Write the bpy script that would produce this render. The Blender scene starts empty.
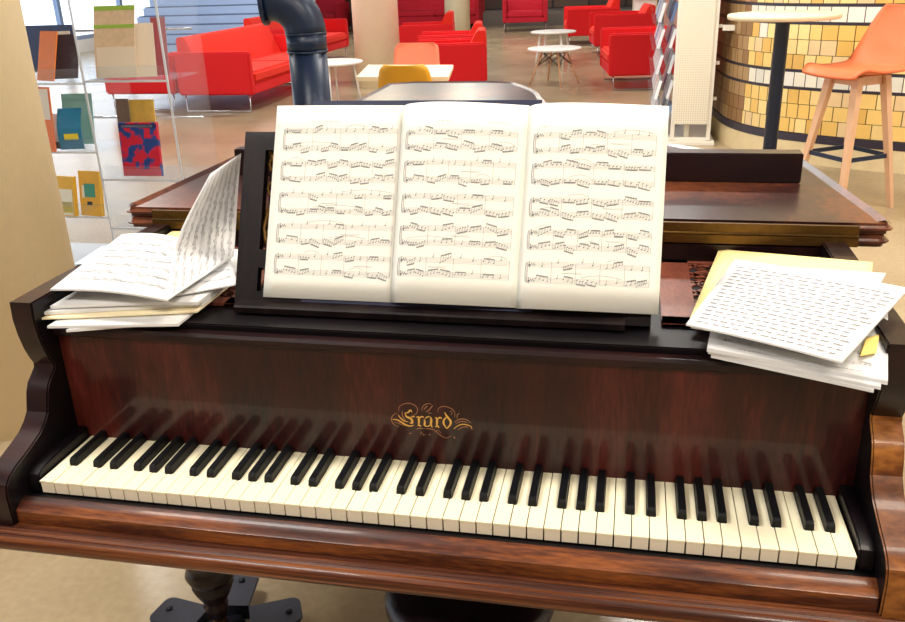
import bpy, bmesh, math, random
from mathutils import Vector, Matrix
PI = math.pi
scene = bpy.context.scene
COL = scene.collection

# ------------------------------------------------------------------ materials
MATS = {}
def rgb(r, g, b):
    f = lambda c: c/12.92 if c <= .04045 else ((c+.055)/1.055)**2.4
    return (f(r/255), f(g/255), f(b/255), 1)
def mat(name, col, rough=.5, metal=0, coat=0, trans=0, noise=0, scale=20, bump=0, alpha=1, stretch=(1,1,1), spec=.5, sheen=0):
    if name in MATS: return MATS[name]
    m = bpy.data.materials.new(name); m.use_nodes = True
    nt = m.node_tree; b = nt.nodes['Principled BSDF']
    b.inputs['Base Color'].default_value = col
    b.inputs['Roughness'].default_value = rough
    b.inputs['Metallic'].default_value = metal
    b.inputs['Coat Weight'].default_value = coat
    b.inputs['Coat Roughness'].default_value = .05
    b.inputs['Transmission Weight'].default_value = trans
    b.inputs['Specular IOR Level'].default_value = spec
    b.inputs['Alpha'].default_value = alpha
    if sheen:
        b.inputs['Sheen Weight'].default_value = sheen
    if noise or bump:
        tc = nt.nodes.new('ShaderNodeTexCoord'); mp = nt.nodes.new('ShaderNodeMapping')
        mp.inputs['Scale'].default_value = stretch
        nz = nt.nodes.new('ShaderNodeTexNoise'); nz.inputs['Scale'].default_value = scale
        nz.inputs['Detail'].default_value = 5
        nt.links.new(tc.outputs['Object'], mp.inputs[0]); nt.links.new(mp.outputs[0], nz.inputs[0])
        if noise:
            mx = nt.nodes.new('ShaderNodeMix'); mx.data_type = 'RGBA'
            mx.inputs['A'].default_value = tuple(c*(1-noise) for c in col[:3])+(1,)
            mx.inputs['B'].default_value = tuple(min(1, c*(1+noise)) for c in col[:3])+(1,)
            nt.links.new(nz.outputs['Fac'], mx.inputs['Factor']); nt.links.new(mx.outputs['Result'], b.inputs['Base Color'])
        if bump:
            bp = nt.nodes.new('ShaderNodeBump'); bp.inputs['Strength'].default_value = bump
            bp.inputs['Distance'].default_value = .01
            nt.links.new(nz.outputs['Fac'], bp.inputs['Height']); nt.links.new(bp.outputs[0], b.inputs['Normal'])
    MATS[name] = m
    return m

def wood(name, dark, mid, light, stretch=(1,1,1), scale=6, rough=.28, coat=.6, fine=60, coat_rough=.07, spec=.5):
    """figured varnished wood: broad figure plus fine grain"""
    if name in MATS: return MATS[name]
    m = bpy.data.materials.new(name); m.use_nodes = True
    nt = m.node_tree; b = nt.nodes['Principled BSDF']
    tc = nt.nodes.new('ShaderNodeTexCoord'); mp = nt.nodes.new('ShaderNodeMapping')
    mp.inputs['Scale'].default_value = stretch
    n1 = nt.nodes.new('ShaderNodeTexNoise'); n1.inputs['Scale'].default_value = scale; n1.inputs['Detail'].default_value = 4
    n1.inputs['Distortion'].default_value = .6
    n2 = nt.nodes.new('ShaderNodeTexNoise'); n2.inputs['Scale'].default_value = fine; n2.inputs['Detail'].default_value = 6
    ad = nt.nodes.new('ShaderNodeMix'); ad.inputs['Factor'].default_value = .3
    cr = nt.nodes.new('ShaderNodeValToRGB')
    e = cr.color_ramp.elements
    e[0].position = .34; e[0].color = dark
    e[1].position = .68; e[1].color = light
    k = e.new(.5); k.color = mid
    nt.links.new(tc.outputs['Object'], mp.inputs[0])
    nt.links.new(mp.outputs[0], n1.inputs[0]); nt.links.new(mp.outputs[0], n2.inputs[0])
    nt.links.new(n1.outputs['Fac'], ad.inputs['A']); nt.links.new(n2.outputs['Fac'], ad.inputs['B'])
    nt.links.new(ad.outputs['Result'], cr.inputs[0]); nt.links.new(cr.outputs[0], b.inputs['Base Color'])
    b.inputs['Roughness'].default_value = rough; b.inputs['Specular IOR Level'].default_value = spec
    b.inputs['Coat Weight'].default_value = coat; b.inputs['Coat Roughness'].default_value = coat_rough
    MATS[name] = m
    return m

def clear(name, tint=(1,1,1,1), gloss=.12, rough=.03):
    """clear plastic sheet: mostly transparent, a little glossy"""
    m = bpy.data.materials.new(name); m.use_nodes = True
    nt = m.node_tree; nt.nodes.clear()
    o = nt.nodes.new('ShaderNodeOutputMaterial'); mx = nt.nodes.new('ShaderNodeMixShader')
    t = nt.nodes.new('ShaderNodeBsdfTransparent'); t.inputs[0].default_value = tint
    p = nt.nodes.new('ShaderNodeBsdfPrincipled'); p.inputs['Base Color'].default_value = (.85,.9,.95,1)
    p.inputs['Roughness'].default_value = rough
    mx.inputs[0].default_value = gloss
    nt.links.new(t.outputs[0], mx.inputs[1]); nt.links.new(p.outputs[0], mx.inputs[2]); nt.links.new(mx.outputs[0], o.inputs[0])
    MATS[name] = m
    return m

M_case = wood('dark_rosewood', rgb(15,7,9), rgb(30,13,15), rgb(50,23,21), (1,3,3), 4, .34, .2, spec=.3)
M_fall = wood('fallboard_rosewood', rgb(20,7,9), rgb(50,15,15), rgb(84,32,25), (6,1,.9), 2.2, .34, .3, 40, spec=.25)
M_slip = wood('warm_rosewood', rgb(32,12,10), rgb(76,36,19), rgb(140,78,34), (.8,6,6), 4, .38, .12, 50, spec=.25)
M_slip2 = wood('ridged_rosewood', rgb(30,12,9), rgb(74,36,20), rgb(132,76,38), (.5,40,40), 4, .36, .15, 50, spec=.25)
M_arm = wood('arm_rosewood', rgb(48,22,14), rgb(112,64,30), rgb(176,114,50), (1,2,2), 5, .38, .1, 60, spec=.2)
M_lid = wood('polished_lid', rgb(24,9,9), rgb(52,22,18), rgb(112,60,34), (1.4,1,1), 3.2, .34, .08, 50, .12, spec=.35)
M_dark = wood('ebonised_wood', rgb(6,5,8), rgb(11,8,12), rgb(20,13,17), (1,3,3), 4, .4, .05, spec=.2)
M_desk = wood('desk_wood', rgb(12,8,10), rgb(21,14,15), rgb(34,24,24), (6,1,1), 4, .42, .03, spec=.15)
M_fret = wood('fret_wood', rgb(84,40,32), rgb(122,66,50), rgb(150,90,66), (3,1,1), 5, .35, .3)
M_ivory = mat('ivory', rgb(246,238,206), .25, coat=.35, noise=.04, scale=8)
M_ivoryf = mat('ivory_front', rgb(232,220,196), .35, noise=.05, scale=20)
M_ebony = mat('ebony_keys', rgb(6,7,11), .45, coat=.05, spec=.22)
M_brass = mat('aged_brass', rgb(108,80,40), .45, metal=.9, noise=.35, scale=60)
M_gold = mat('gold_leaf', rgb(226,176,86), .4, metal=.35)
M_gold2 = mat('thin_gold_leaf', rgb(170,118,84), .45, metal=.3)
M_hole = mat('dark_void', rgb(8,5,6), .8)
M_paper = mat('white_paper', rgb(222,222,222), .7, noise=.015, scale=5)
M_cream = mat('cream_paper', rgb(238,237,226), .7, noise=.015, scale=5)
M_buff = mat('buff_folder', rgb(247,228,158), .7, noise=.02, scale=8)
M_creamy = mat('creamy_edge', rgb(250,236,196), .7)
M_note = mat('yellow_note', rgb(244,214,120), .7)
M_bluep = mat('pale_blue_paper', rgb(205,222,246), .7)
M_ink = mat('printed_ink', rgb(100,98,102), .8)
M_hand = mat('handwriting_ink', rgb(40,38,44), .8)
M_inkl = mat('faint_ink', rgb(140,138,142), .8)
M_navy = mat('navy_cover', rgb(22,30,66), .5)
M_red = mat('red_wool', rgb(216,18,24), .9, noise=.1, scale=120)
M_redo = mat('orange_red_wool', rgb(226,40,20), .9, noise=.1, scale=120)
M_crim = mat('crimson_wool', rgb(190,22,44), .9, noise=.1, scale=120)
M_chrome = mat('brushed_steel', rgb(205,205,210), .25, metal=.9)
M_blackm = mat('black_steel', rgb(22,24,34), .4, metal=.4)
M_navym = mat('navy_painted_steel', rgb(12,32,60), .36)
M_gunm = mat('gunmetal_plate', rgb(58,60,72), .42, metal=.6, noise=.15, scale=40)
M_whitet = mat('white_laminate', rgb(244,242,236), .3)
M_birch = mat('pale_wood', rgb(240,222,186), .45, noise=.1, scale=8, stretch=(1,10,1))
M_beech = mat('beech_leg', rgb(222,176,136), .45, noise=.1, scale=8, stretch=(10,10,1))
M_orange = mat('orange_shell', rgb(236,120,72), .5)
M_peach = mat('peach_shell', rgb(238,132,96), .55)
M_mustard = mat('mustard_shell', rgb(214,152,22), .55)
M_column = mat('cream_plaster', rgb(240,222,184), .8, noise=.04, scale=30, bump=.15)
M_column2 = mat('pale_plaster', rgb(250,243,212), .8, noise=.04, scale=30)
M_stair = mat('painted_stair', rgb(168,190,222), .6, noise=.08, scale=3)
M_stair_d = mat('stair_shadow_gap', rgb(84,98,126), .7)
M_peachw = mat('peach_paint', rgb(240,196,170), .8)
M_wallp = mat('white_plaster', rgb(238,234,226), .85)
M_acr = clear('clear_acrylic', (.97,.985,1,1), .05)
M_acre = mat('acrylic_edge', rgb(232,240,250), .15, alpha=.75)
M_glass = clear('window_glass', (.96,.98,1,1), .06)
M_leather = mat('dark_leather', rgb(34,20,26), .4, noise=.3, scale=25, bump=.3)
M_mullion = mat('blue_grey_frame', rgb(128,150,184), .5)

# ------------------------------------------------------------------ builders
def link_mesh(name, bm, m, parent=None, smooth=False):
    me = bpy.data.meshes.new(name)
    bmesh.ops.remove_doubles(bm, verts=bm.verts, dist=1e-6)
    bm.normal_update(); bm.to_mesh(me); bm.free()
    ms = m if isinstance(m, (list, tuple)) else [m]
    for x in ms: me.materials.append(x)
    if smooth:
        for p in me.polygons: p.use_smooth = True
    o = bpy.data.objects.new(name, me); COL.objects.link(o)
    if parent is not None: o.parent = parent
    return o
def smooth_by_angle(o, ang=35):
    me = o.data
    for p in me.polygons: p.use_smooth = True
    me.set_sharp_from_angle(angle=math.radians(ang))
    return o
def thing(name, label, cat, loc=(0,0,0), rz=0, group=None):
    o = bpy.data.objects.new(name, None); COL.objects.link(o)
    o.empty_display_size = .05
    o.location = loc; o.rotation_euler = (0,0,rz)
    o['label'] = label; o['category'] = cat
    if group: o['group'] = group
    return o
def tag(o, label, cat, group=None, kind=None):
    o['label'] = label; o['category'] = cat
    if group: o['group'] = group
    if kind: o['kind'] = kind
    return o
def struct(o, label=None):
    o['kind'] = 'structure'
    if label: o['label'] = label
    return o
def dup(root, loc, rz, label):
    r = root.copy(); COL.objects.link(r); r.location = loc; r.rotation_euler = (0,0,rz); r['label'] = label
    for ch in list(root.children):
        c = ch.copy(); COL.objects.link(c); c.parent = r
        for g in list(ch.children):
            d = g.copy(); COL.objects.link(d); d.parent = c
    return r
def quad(bm, a, b, c, d, mi=0):
    f = bm.faces.new([bm.verts.new(v) for v in (a,b,c,d)]); f.material_index = mi
    return f
def box(bm, x0, x1, y0, y1, z0, z1, bev=0, mi=0, seg=2, rot=None):
    n = bmesh.new()
    vs = [n.verts.new((x,y,z)) for x in (x0,x1) for y in (y0,y1) for z in (z0,z1)]
    for f in ((0,1,3,2),(4,6,7,5),(0,4,5,1),(2,3,7,6),(0,2,6,4),(1,5,7,3)):
        n.faces.new([vs[i] for i in f])
    if bev: bmesh.ops.bevel(n, geom=list(n.edges), offset=bev, segments=seg, affect='EDGES')
    merge(bm, n, mi, rot)
def merge(bm, n, mi=0, M=None):
    mp = {}
    for v in n.verts:
        co = v.co if M is None else M @ v.co
        mp[v] = bm.verts.new(co)
    for f in n.faces:
        g = bm.faces.new([mp[v] for v in f.verts]); g.material_index = mi if mi else f.material_index; g.smooth = f.smooth
    n.free()
def extrude_x(bm, prof, x0, x1, mi=0, bev=0):
    """prof: list of (y,z) closed; extruded along x"""
    n = bmesh.new()
    a = [n.verts.new((x0,y,z)) for y,z in prof]; b = [n.verts.new((x1,y,z)) for y,z in prof]
    k = len(prof)
    for i in range(k): n.faces.new([a[i], a[(i+1)%k], b[(i+1)%k], b[i]])
    fa = n.faces.new(a[::-1]); fb = n.faces.new(b)
    bmesh.ops.recalc_face_normals(n, faces=n.faces)
    if bev:
        bmesh.ops.bevel(n, geom=list(set(fa.edges)|set(fb.edges)), offset=bev, segments=2, affect='EDGES')
    bmesh.ops.triangulate(n, faces=[f for f in n.faces if len(f.verts) > 4])
    merge(bm, n, mi)
def extrude_z(bm, outline, z0, z1, bev=0, mi=0, M=None):
    n = bmesh.new()
    a = [n.verts.new((x,y,z0)) for x,y in outline]; b = [n.verts.new((x,y,z1)) for x,y in outline]
    k = len(outline)
    for i in range(k): n.faces.new([a[i], a[(i+1)%k], b[(i+1)%k], b[i]])
    fa = n.faces.new(a[::-1]); fb = n.faces.new(b)
    bmesh.ops.recalc_face_normals(n, faces=n.faces)
    if bev: bmesh.ops.bevel(n, geom=list(set(fa.edges)|set(fb.edges)), offset=bev, segments=3, affect='EDGES')
    bmesh.ops.triangulate(n, faces=[f for f in n.faces if len(f.verts) > 4])
    merge(bm, n, mi, M)
def tube(bm, pts, r, seg=8, mi=0, r2=None, cap=True):
    pts = [Vector(p) for p in pts]; rings = []
    prev = None
    for i, p in enumerate(pts):
        d = (pts[min(i+1,len(pts)-1)] - pts[max(i-1,0)]).normalized()
        if prev is None:
            u = d.orthogonal().normalized()
        else:
            u = (prev - d*prev.dot(d)).normalized()
        prev = u; w = d.cross(u)
        t = i/(len(pts)-1); rr = (r if r2 is None else r+(r2-r)*t) if not isinstance(r, (list,tuple)) else r[i]
        rings.append([bm.verts.new(p + (u*math.cos(2*PI*k/seg) + w*math.sin(2*PI*k/seg))*rr) for k in range(seg)])
    for a, b in zip(rings, rings[1:]):
        for k in range(seg):
            f = bm.faces.new([a[k], a[(k+1)%seg], b[(k+1)%seg], b[k]]); f.smooth = True; f.material_index = mi
    if cap:
        f = bm.faces.new(rings[0][::-1]); f.material_index = mi
        f = bm.faces.new(rings[-1]); f.material_index = mi
def lathe(bm, prof, cx=0, cy=0, seg=32, mi=0):
    """prof: (r,z) bottom to top"""
    rings = [[bm.verts.new((cx+r*math.cos(2*PI*k/seg), cy+r*math.sin(2*PI*k/seg), z)) for k in range(seg)] for r,z in prof]
    for a, b in zip(rings, rings[1:]):
        for k in range(seg):
            f = bm.faces.new([a[k], a[(k+1)%seg], b[(k+1)%seg], b[k]]); f.smooth = True; f.material_index = mi
    bm.faces.new(rings[0][::-1]).material_index = mi; bm.faces.new(rings[-1]).material_index = mi
def catmull(pts, n=6):
    P = [Vector(p) for p in pts]
    if len(P) < 3: return P
    out = []
    for i in range(len(P)-1):
        p0 = P[max(i-1,0)]; p1 = P[i]; p2 = P[i+1]; p3 = P[min(i+2,len(P)-1)]
        for k in range(n):
            t = k/n
            out.append(.5*((2*p1)+(p2-p0)*t+(2*p0-5*p1+4*p2-p3)*t*t+(3*p1-3*p2+p3-p0)*t**3*1.0+0*p0) if False else
                       .5*(2*p1 + (p2-p0)*t + (2*p0-5*p1+4*p2-p3)*t*t + (-p0+3*p1-3*p2+p3)*t**3))
    out.append(P[-1]); return out

# ------------------------------------------------------------------ camera
CAMP = (0.28202726, -0.97746319, 1.43499777)
R = Vector((0.97981864, 0.1971967, -0.03269395)); U = Vector((-0.04388617, 0.37179545, 0.92727674)); F = Vector((-0.19501137, 0.90712822, -0.37294631))
cam = bpy.data.cameras.new('camera'); co = bpy.data.objects.new('camera', cam); COL.objects.link(co)
mw = Matrix((R, U, -F)).transposed().to_4x4(); mw.translation = Vector(CAMP); co.matrix_world = mw
cam.sensor_fit = 'HORIZONTAL'; cam.sensor_width = 36; cam.lens = 859.885/905*36; cam.clip_start = .05; cam.clip_end = 200
scene.camera = co

# ------------------------------------------------------------------ the grand piano
piano = thing('grand_piano', 'antique rosewood grand piano with lid front folded back and gold lettering above the keys', 'piano')
W = .0235; X0 = -25*W; ZK = .72
KL = .1386
black_after = lambda i: i % 7 in (0,2,3,5,6)
boff = {0:.0028, 2:-.0026, 3:.0026, 5:-.003, 6:0.0}     # position of the sharp relative to the joint
black_pos = {i: X0+(i+1)*W+boff[i%7] for i in range(49) if black_after(i)}
for i in range(50):
    x0 = X0+i*W+.0007; x1 = X0+(i+1)*W-.0007
    tl = x0 if (i-1) not in black_pos else max(x0, black_pos[i-1]+.0069)
    tr = x1 if i not in black_pos else min(x1, black_pos[i]-.0069)
    out = [(x0,0),(x1,0),(x1,.0495),(tr,.0495),(tr,KL-.0005),(tl,KL-.0005),(tl,.0495),(x0,.0495)]
    o2 = []
    for p in out:
        if not o2 or (abs(p[0]-o2[-1][0])+abs(p[1]-o2[-1][1])) > 1e-5: o2.append(p)
    bm = bmesh.new()
    dz = random.Random(i).uniform(-.0005,.0004)
    extrude_z(bm, o2, ZK-.0025+dz, ZK+dz)                       # ivory plate
    box(bm, x0+.0004, x1-.0004, .0015, .049, ZK-.021, ZK-.0025+dz, mi=1)
    box(bm, tl, tr, .049, KL-.001, ZK-.012, ZK-.0026+dz, mi=1)
    o = link_mesh('white_key', bm, [M_ivory, M_ivoryf], piano)
for i, x in black_pos.items():
    bm = bmesh.new()
    n = bmesh.new()
    vs = {}
    for k, (y, z, w) in enumerate([(.0475,ZK-.004,.0064),(.0490,ZK+.0095,.0057),(.0525,ZK+.0125,.0052),(KL-.001,ZK+.0135,.0052),(KL-.001,ZK-.004,.0064)]):
        vs[k] = (n.verts.new((x-w,y,z)), n.verts.new((x+w,y,z)))
    for k in range(3): n.faces.new((vs[k][0],vs[k][1],vs[k+1][1],vs[k+1][0]))
    n.faces.new([vs[k][0] for k in range(5)]); n.faces.new([vs[k][1] for k in range(4,-1,-1)])
    n.faces.new((vs[3][0],vs[3][1],vs[4][1],vs[4][0])); n.faces.new((vs[4][0],vs[4][1],vs[0][1],vs[0][0]))
    bmesh.ops.recalc_face_normals(n, faces=n.faces)
    bmesh.ops.bevel(n, geom=list(n.edges), offset=.0008, segments=2, affect='EDGES')
    merge(bm, n)
    link_mesh('black_key', bm, M_ebony, piano)

# arms: scrolled boards whose inner profile follows the curve seen in the photo
front = [(.097,.975),(.095,.945),(.098,.918),(.104,.892),(.112,.872),(.1175,.862),(.1165,.855),(.108,.848),(.095,.838),(.087,.824),(.082,.808),(.078,.795),(.068,.784),(.052,.773),
         (.03,.765),(.008,.758),(-.014,.752),(-.03,.745),(-.040,.735),(-.0445,.72),(-.045,.705),(-.044,.665)]
prof = [(y,z) for y,z in front] + [(.53,.64),(.53,.975)]
for s in (-1,1):
    bm = bmesh.new(); x0, x1 = (-.65,-.610) if s < 0 else (.610,.65)
    extrude_x(bm, prof, x0, x1, bev=.0025)
    bm.normal_update()
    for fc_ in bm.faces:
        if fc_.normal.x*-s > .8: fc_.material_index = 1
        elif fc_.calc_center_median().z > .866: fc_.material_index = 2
    smooth_by_angle(link_mesh('arm', bm, [M_arm if s > 0 else M_case, M_dark, M_case], piano), 25)  # left arm in darker wood: its tone from reflections is put into colour
    # inner cheek: darker, stepped back scroll against the arm
    inner = [(.139,.905),(.128,.86),(.118,.83),(.108,.80),(.088,.778),(.05,.757),(.012,.742),(.002,.728),(.0,.70),(.139,.70)]
    bm = bmesh.new(); xa, xb = (-.6095,-.590) if s < 0 else (.590,.6095)
    low = [(.1385,.738),(.05,.736),(.018,.733),(.006,.727),(.001,.716),(.0005,.70),(.1385,.70)]
    extrude_x(bm, low, xa, xb, bev=.002)
    smooth_by_angle(link_mesh('key_block', bm, M_dark, piano), 25)
# fallboard
bm = bmesh.new(); box(bm, -.6095, .6095, KL, KL+.018, .69, .9065, .001)
fall = link_mesh('fallboard', bm, M_fall, piano)
STROKES= [([[-0.0496, 0.8039], [-0.0548, 0.8013], [-0.0591, 0.7949], [-0.0584, 0.7875], [-0.0537, 0.7817], [-0.0482, 0.7803]], 1.0, 0), ([[-0.0575, 0.7925], [-0.0497, 0.7919], [-0.0432, 0.7881], [-0.0367, 0.7843], [-0.0301, 0.783], [-0.0245, 0.7847]], 2.2, 1), ([[-0.0562, 0.7877], [-0.05, 0.7869], [-0.0434, 0.7844], [-0.038, 0.7823]], 0.8, 0), ([[-0.0483, 0.8012], [-0.045, 0.796], [-0.0397, 0.7915], [-0.0331, 0.7901]], 1.6, 1), ([[-0.041, 0.8085], [-0.0419, 0.8023], [-0.0395, 0.7952], [-0.0368, 0.7927]], 1.1, 0), ([[-0.0374, 0.8033], [-0.0349, 0.7986], [-0.0294, 0.7966], [-0.0268, 0.7925], [-0.0271, 0.7881], [-0.0309, 0.7891]], 3.0, 1), ([[-0.0384, 0.8044], [-0.0322, 0.8067], [-0.0287, 0.8106], [-0.0261, 0.8072]], 1.8, 1), ([[-0.0282, 0.7991], [-0.0242, 0.7998], [-0.0226, 0.7992]], 1.8, 1), ([[-0.0472, 0.8068], [-0.0462, 0.8142], [-0.0404, 0.8195], [-0.0314, 0.8223], [-0.0226, 0.8202], [-0.0174, 0.8139], [-0.0189, 0.8065], [-0.0235, 0.8025], [-0.028, 0.8028]], 0.9, 0), ([[-0.0198, 0.7991], [-0.0165, 0.8], [-0.0161, 0.7957], [-0.0164, 0.7896], [-0.0172, 0.7852]], 2.6, 1), ([[-0.0189, 0.7851], [-0.0155, 0.7854], [-0.0134, 0.7837]], 2.0, 1), ([[-0.0155, 0.797], [-0.0115, 0.8007], [-0.0077, 0.7995]], 2.0, 1), ([[-0.0077, 0.7964], [-0.0069, 0.7916], [-0.0076, 0.7866], [-0.0044, 0.7844]], 2.6, 1), ([[-0.006, 0.7978], [-0.002, 0.8015], [0.0019, 0.8014]], 1.6, 1), ([[0.0024, 0.8014], [0.0033, 0.796], [0.0024, 0.7886], [0.0044, 0.7833]], 2.8, 1), ([[-0.0044, 0.7844], [-0.0011, 0.7853], [0.0018, 0.7886]], 1.4, 1), ([[0.0095, 0.8008], [0.0122, 0.7992], [0.0119, 0.7918], [0.0111, 0.7863]], 2.6, 1), ([[0.0089, 0.7849], [0.0128, 0.7864], [0.0149, 0.7835]], 2.2, 1), ([[0.0127, 0.798], [0.0167, 0.8013], [0.0199, 0.7998]], 2.0, 1), ([[0.0247, 0.811], [0.0267, 0.8063], [0.0298, 0.8017], [0.0334, 0.796], [0.0321, 0.7898], [0.0267, 0.7832]], 2.8, 1), ([[0.0271, 0.8033], [0.0225, 0.7963], [0.0228, 0.7902], [0.0267, 0.7832]], 2.4, 1), ([[-0.0104, 0.8096], [-0.0095, 0.8169], [-0.0049, 0.8221], [0.0012, 0.824], [0.0049, 0.8222]], 0.9, 0), ([[-0.0075, 0.8128], [-0.0034, 0.8186], [-0.0012, 0.819]], 1.2, 0), ([[-0.0055, 0.8093], [-0.0004, 0.8121], [0.0042, 0.8179], [0.0065, 0.8211]], 1.2, 0), ([[-0.0017, 0.8072], [0.0016, 0.8081], [0.0043, 0.8077]], 0.8, 0), ([[0.0143, 0.8102], [0.0151, 0.8163], [0.0218, 0.8207], [0.0304, 0.8199], [0.0373, 0.8162], [0.0404, 0.8098], [0.0391, 0.8025]], 0.9, 0), ([[0.0318, 0.8128], [0.0351, 0.813], [0.0355, 0.8088], [0.0327, 0.8074]], 0.7, 0), ([[0.0474, 0.8109], [0.0441, 0.8083], [0.0434, 0.8016]], 0.9, 0), ([[0.0393, 0.7946], [0.0449, 0.7999], [0.0526, 0.8017], [0.059, 0.8004], [0.0643, 0.796]], 1.2, 0), ([[0.0414, 0.7923], [0.047, 0.7964], [0.0536, 0.7975], [0.06, 0.7956]], 1.0, 0), ([[0.0379, 0.7835], [0.0435, 0.7888], [0.0512, 0.7925], [0.0588, 0.7919], [0.0642, 0.7899], [0.0657, 0.7851]], 1.3, 1), ([[0.0444, 0.7822], [0.05, 0.7869], [0.0566, 0.7887], [0.0609, 0.7872]], 1.0, 0), ([[-0.0214, 0.7781], [-0.0158, 0.7804], [-0.0069, 0.7803]], 0.9, 0), ([[-0.0152, 0.7796], [-0.0085, 0.7804], [-0.0007, 0.7804], [0.007, 0.7792], [0.0134, 0.7735], [0.0198, 0.7685], [0.0275, 0.767], [0.0331, 0.7715]], 1.0, 0), ([[0.0079, 0.7756], [0.0136, 0.7785], [0.0178, 0.7739]], 0.7, 0), ([[-0.033, 0.7697], [-0.0308, 0.7705], [-0.0284, 0.7695]], 1.0, 0), ([[0.0375, 0.7706], [0.0385, 0.7676], [0.0395, 0.7671]], 1.2, 0), ([[-0.0144, 0.7737], [-0.0147, 0.7681]], 0.7, 0), ([[-0.015, 0.7737], [-0.0127, 0.7736], [-0.0129, 0.7714], [-0.0143, 0.771]], 0.7, 0), ([[-0.0112, 0.7709], [-0.0093, 0.7711], [-0.0094, 0.7686], [-0.011, 0.7687], [-0.0109, 0.7698], [-0.0094, 0.7699]], 0.7, 0), ([[-0.0072, 0.7709], [-0.0074, 0.7684]], 0.7, 0), ([[-0.0073, 0.7704], [-0.0053, 0.7713]], 0.7, 0), ([[-0.0028, 0.7712], [-0.0029, 0.7687]], 0.7, 0), ([[0.0011, 0.7719], [-0.0006, 0.7714], [0.0008, 0.7703], [-0.0007, 0.769]], 0.7, 0)]
bm = bmesh.new()
for pts, w, g in STROKES:
    cp = catmull([(p[0], p[1], 0) for p in pts], 5); n = len(cp)
    L = []
    for i, p in enumerate(cp):
        d = cp[min(i+1,n-1)] - cp[max(i-1,0)]
        if d.length < 1e-9: d = Vector((1,0,0))
        d.normalize(); nn = Vector((-d.y, d.x, 0))
        t = i/max(n-1,1); ww = .00052*w*(.45+.75*math.sin(PI*t))
        L.append((p+nn*ww, p-nn*ww))
    for (a,b),(c,d) in zip(L, L[1:]):
        quad(bm, (a.x,KL-.0004,a.y),(b.x,KL-.0004,b.y),(d.x,KL-.0004,d.y),(c.x,KL-.0004,c.y), g and 1)
lo = link_mesh('lettering', bm, [M_gold2, M_gold], fall); lo['label'] = 'gold calligraphic maker lettering'
bm = bmesh.new()
extrude_x(bm, [(.129,.9085),(.131,.9065),(.16,.9065),(.16,.921),(.134,.921),(.1295,.917)], -.6095, .6095)
link_mesh('fallboard_moulding', bm, M_case, piano)
# key slip in front of the keys
bm = bmesh.new()
extrude_x(bm, [(.0005,.6840),(-.0100,.6840),(-.0102,.6985),(-.0125,.6995),(-.022,.6970),(-.031,.6915),(-.0355,.687),(-.036,.667),(.0,.667)], -.6095, .6095)
smooth_by_angle(link_mesh('key_slip', bm, M_slip, piano), 30)
bm = bmesh.new()
extrude_x(bm, [(-.0345,.6668),(-.043,.6665),(-.044,.6645),(-.047,.6655),(-.050,.6632),(-.053,.6642),(-.056,.6615),(-.0605,.662),(-.0645,.659),
               (-.067,.655),(-.0685,.650),(-.0675,.643),(-.064,.637),(-.058,.6335),(-.03,.6335),(.12,.6335),(.12,.664),(-.03,.664)], -.665, .665)
smooth_by_angle(link_mesh('base_moulding', bm, M_slip2, piano), 40)
bm = bmesh.new(); box(bm,-.6095,.6095,-.0100,.0015,.6842,.6965); link_mesh('key_slip_gap_shade', bm, M_dark, piano)  # dark strip added to stand for the shade in the gap before the keys
bm = bmesh.new(); box(bm, -.609,.609, .002,.6,.645,.6975); link_mesh('keybed', bm, M_dark, piano)

# case: straight bass side, narrow tail, waisted treble side
right = catmull([(.65,.53,0),(.65,.80,0),(.60,1.02,0),(.44,1.20,0),(.22,1.42,0),(.06,1.72,0),(-.03,2.02,0),(-.10,2.32,0),(-.20,2.55,0)], 5)
outer = [(-.65,.53)]+[(p.x,p.y) for p in right]+[(-.30,2.60),(-.56,2.60),(-.645,2.54)]
def inset(pts, d):
    n = len(pts); out = []
    for i in range(n):
        p0 = Vector(pts[i-1]); p1 = Vector(pts[i]); p2 = Vector(pts[(i+1)%n])
        a = (p1-p0).normalized(); b = (p2-p1).normalized()
        na = Vector((-a.y,a.x)); nb = Vector((-b.y,b.x)); m = (na+nb).normalized()
        k = d/max(.3, m.dot(na)); out.append(tuple(p1+m*k))
    return out
inn = inset(outer, .04)
bm = bmesh.new(); n = len(outer)
for i in range(n):
    j = (i+1)%n
    for (A0,A1,z0,z1) in ((outer[i],outer[j],.63,.963),(inn[j],inn[i],.63,.963)):
        quad(bm,(A0[0],A0[1],z0),(A1[0],A1[1],z0),(A1[0],A1[1],z1),(A0[0],A0[1],z1))
    quad(bm,(outer[i][0],outer[i][1],.963),(outer[j][0],outer[j][1],.963),(inn[j][0],inn[j][1],.963),(inn[i][0],inn[i][1],.963))
    quad(bm,(outer[j][0],outer[j][1],.63),(outer[i][0],outer[i][1],.63),(inn[i][0],inn[i][1],.63),(inn[j][0],inn[j][1],.63))
link_mesh('case_rim', bm, M_case, piano)
bm = bmesh.new(); extrude_z(bm, inset(outer,.041), .64,.66); link_mesh('bottom_board', bm, M_dark, piano)
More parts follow.
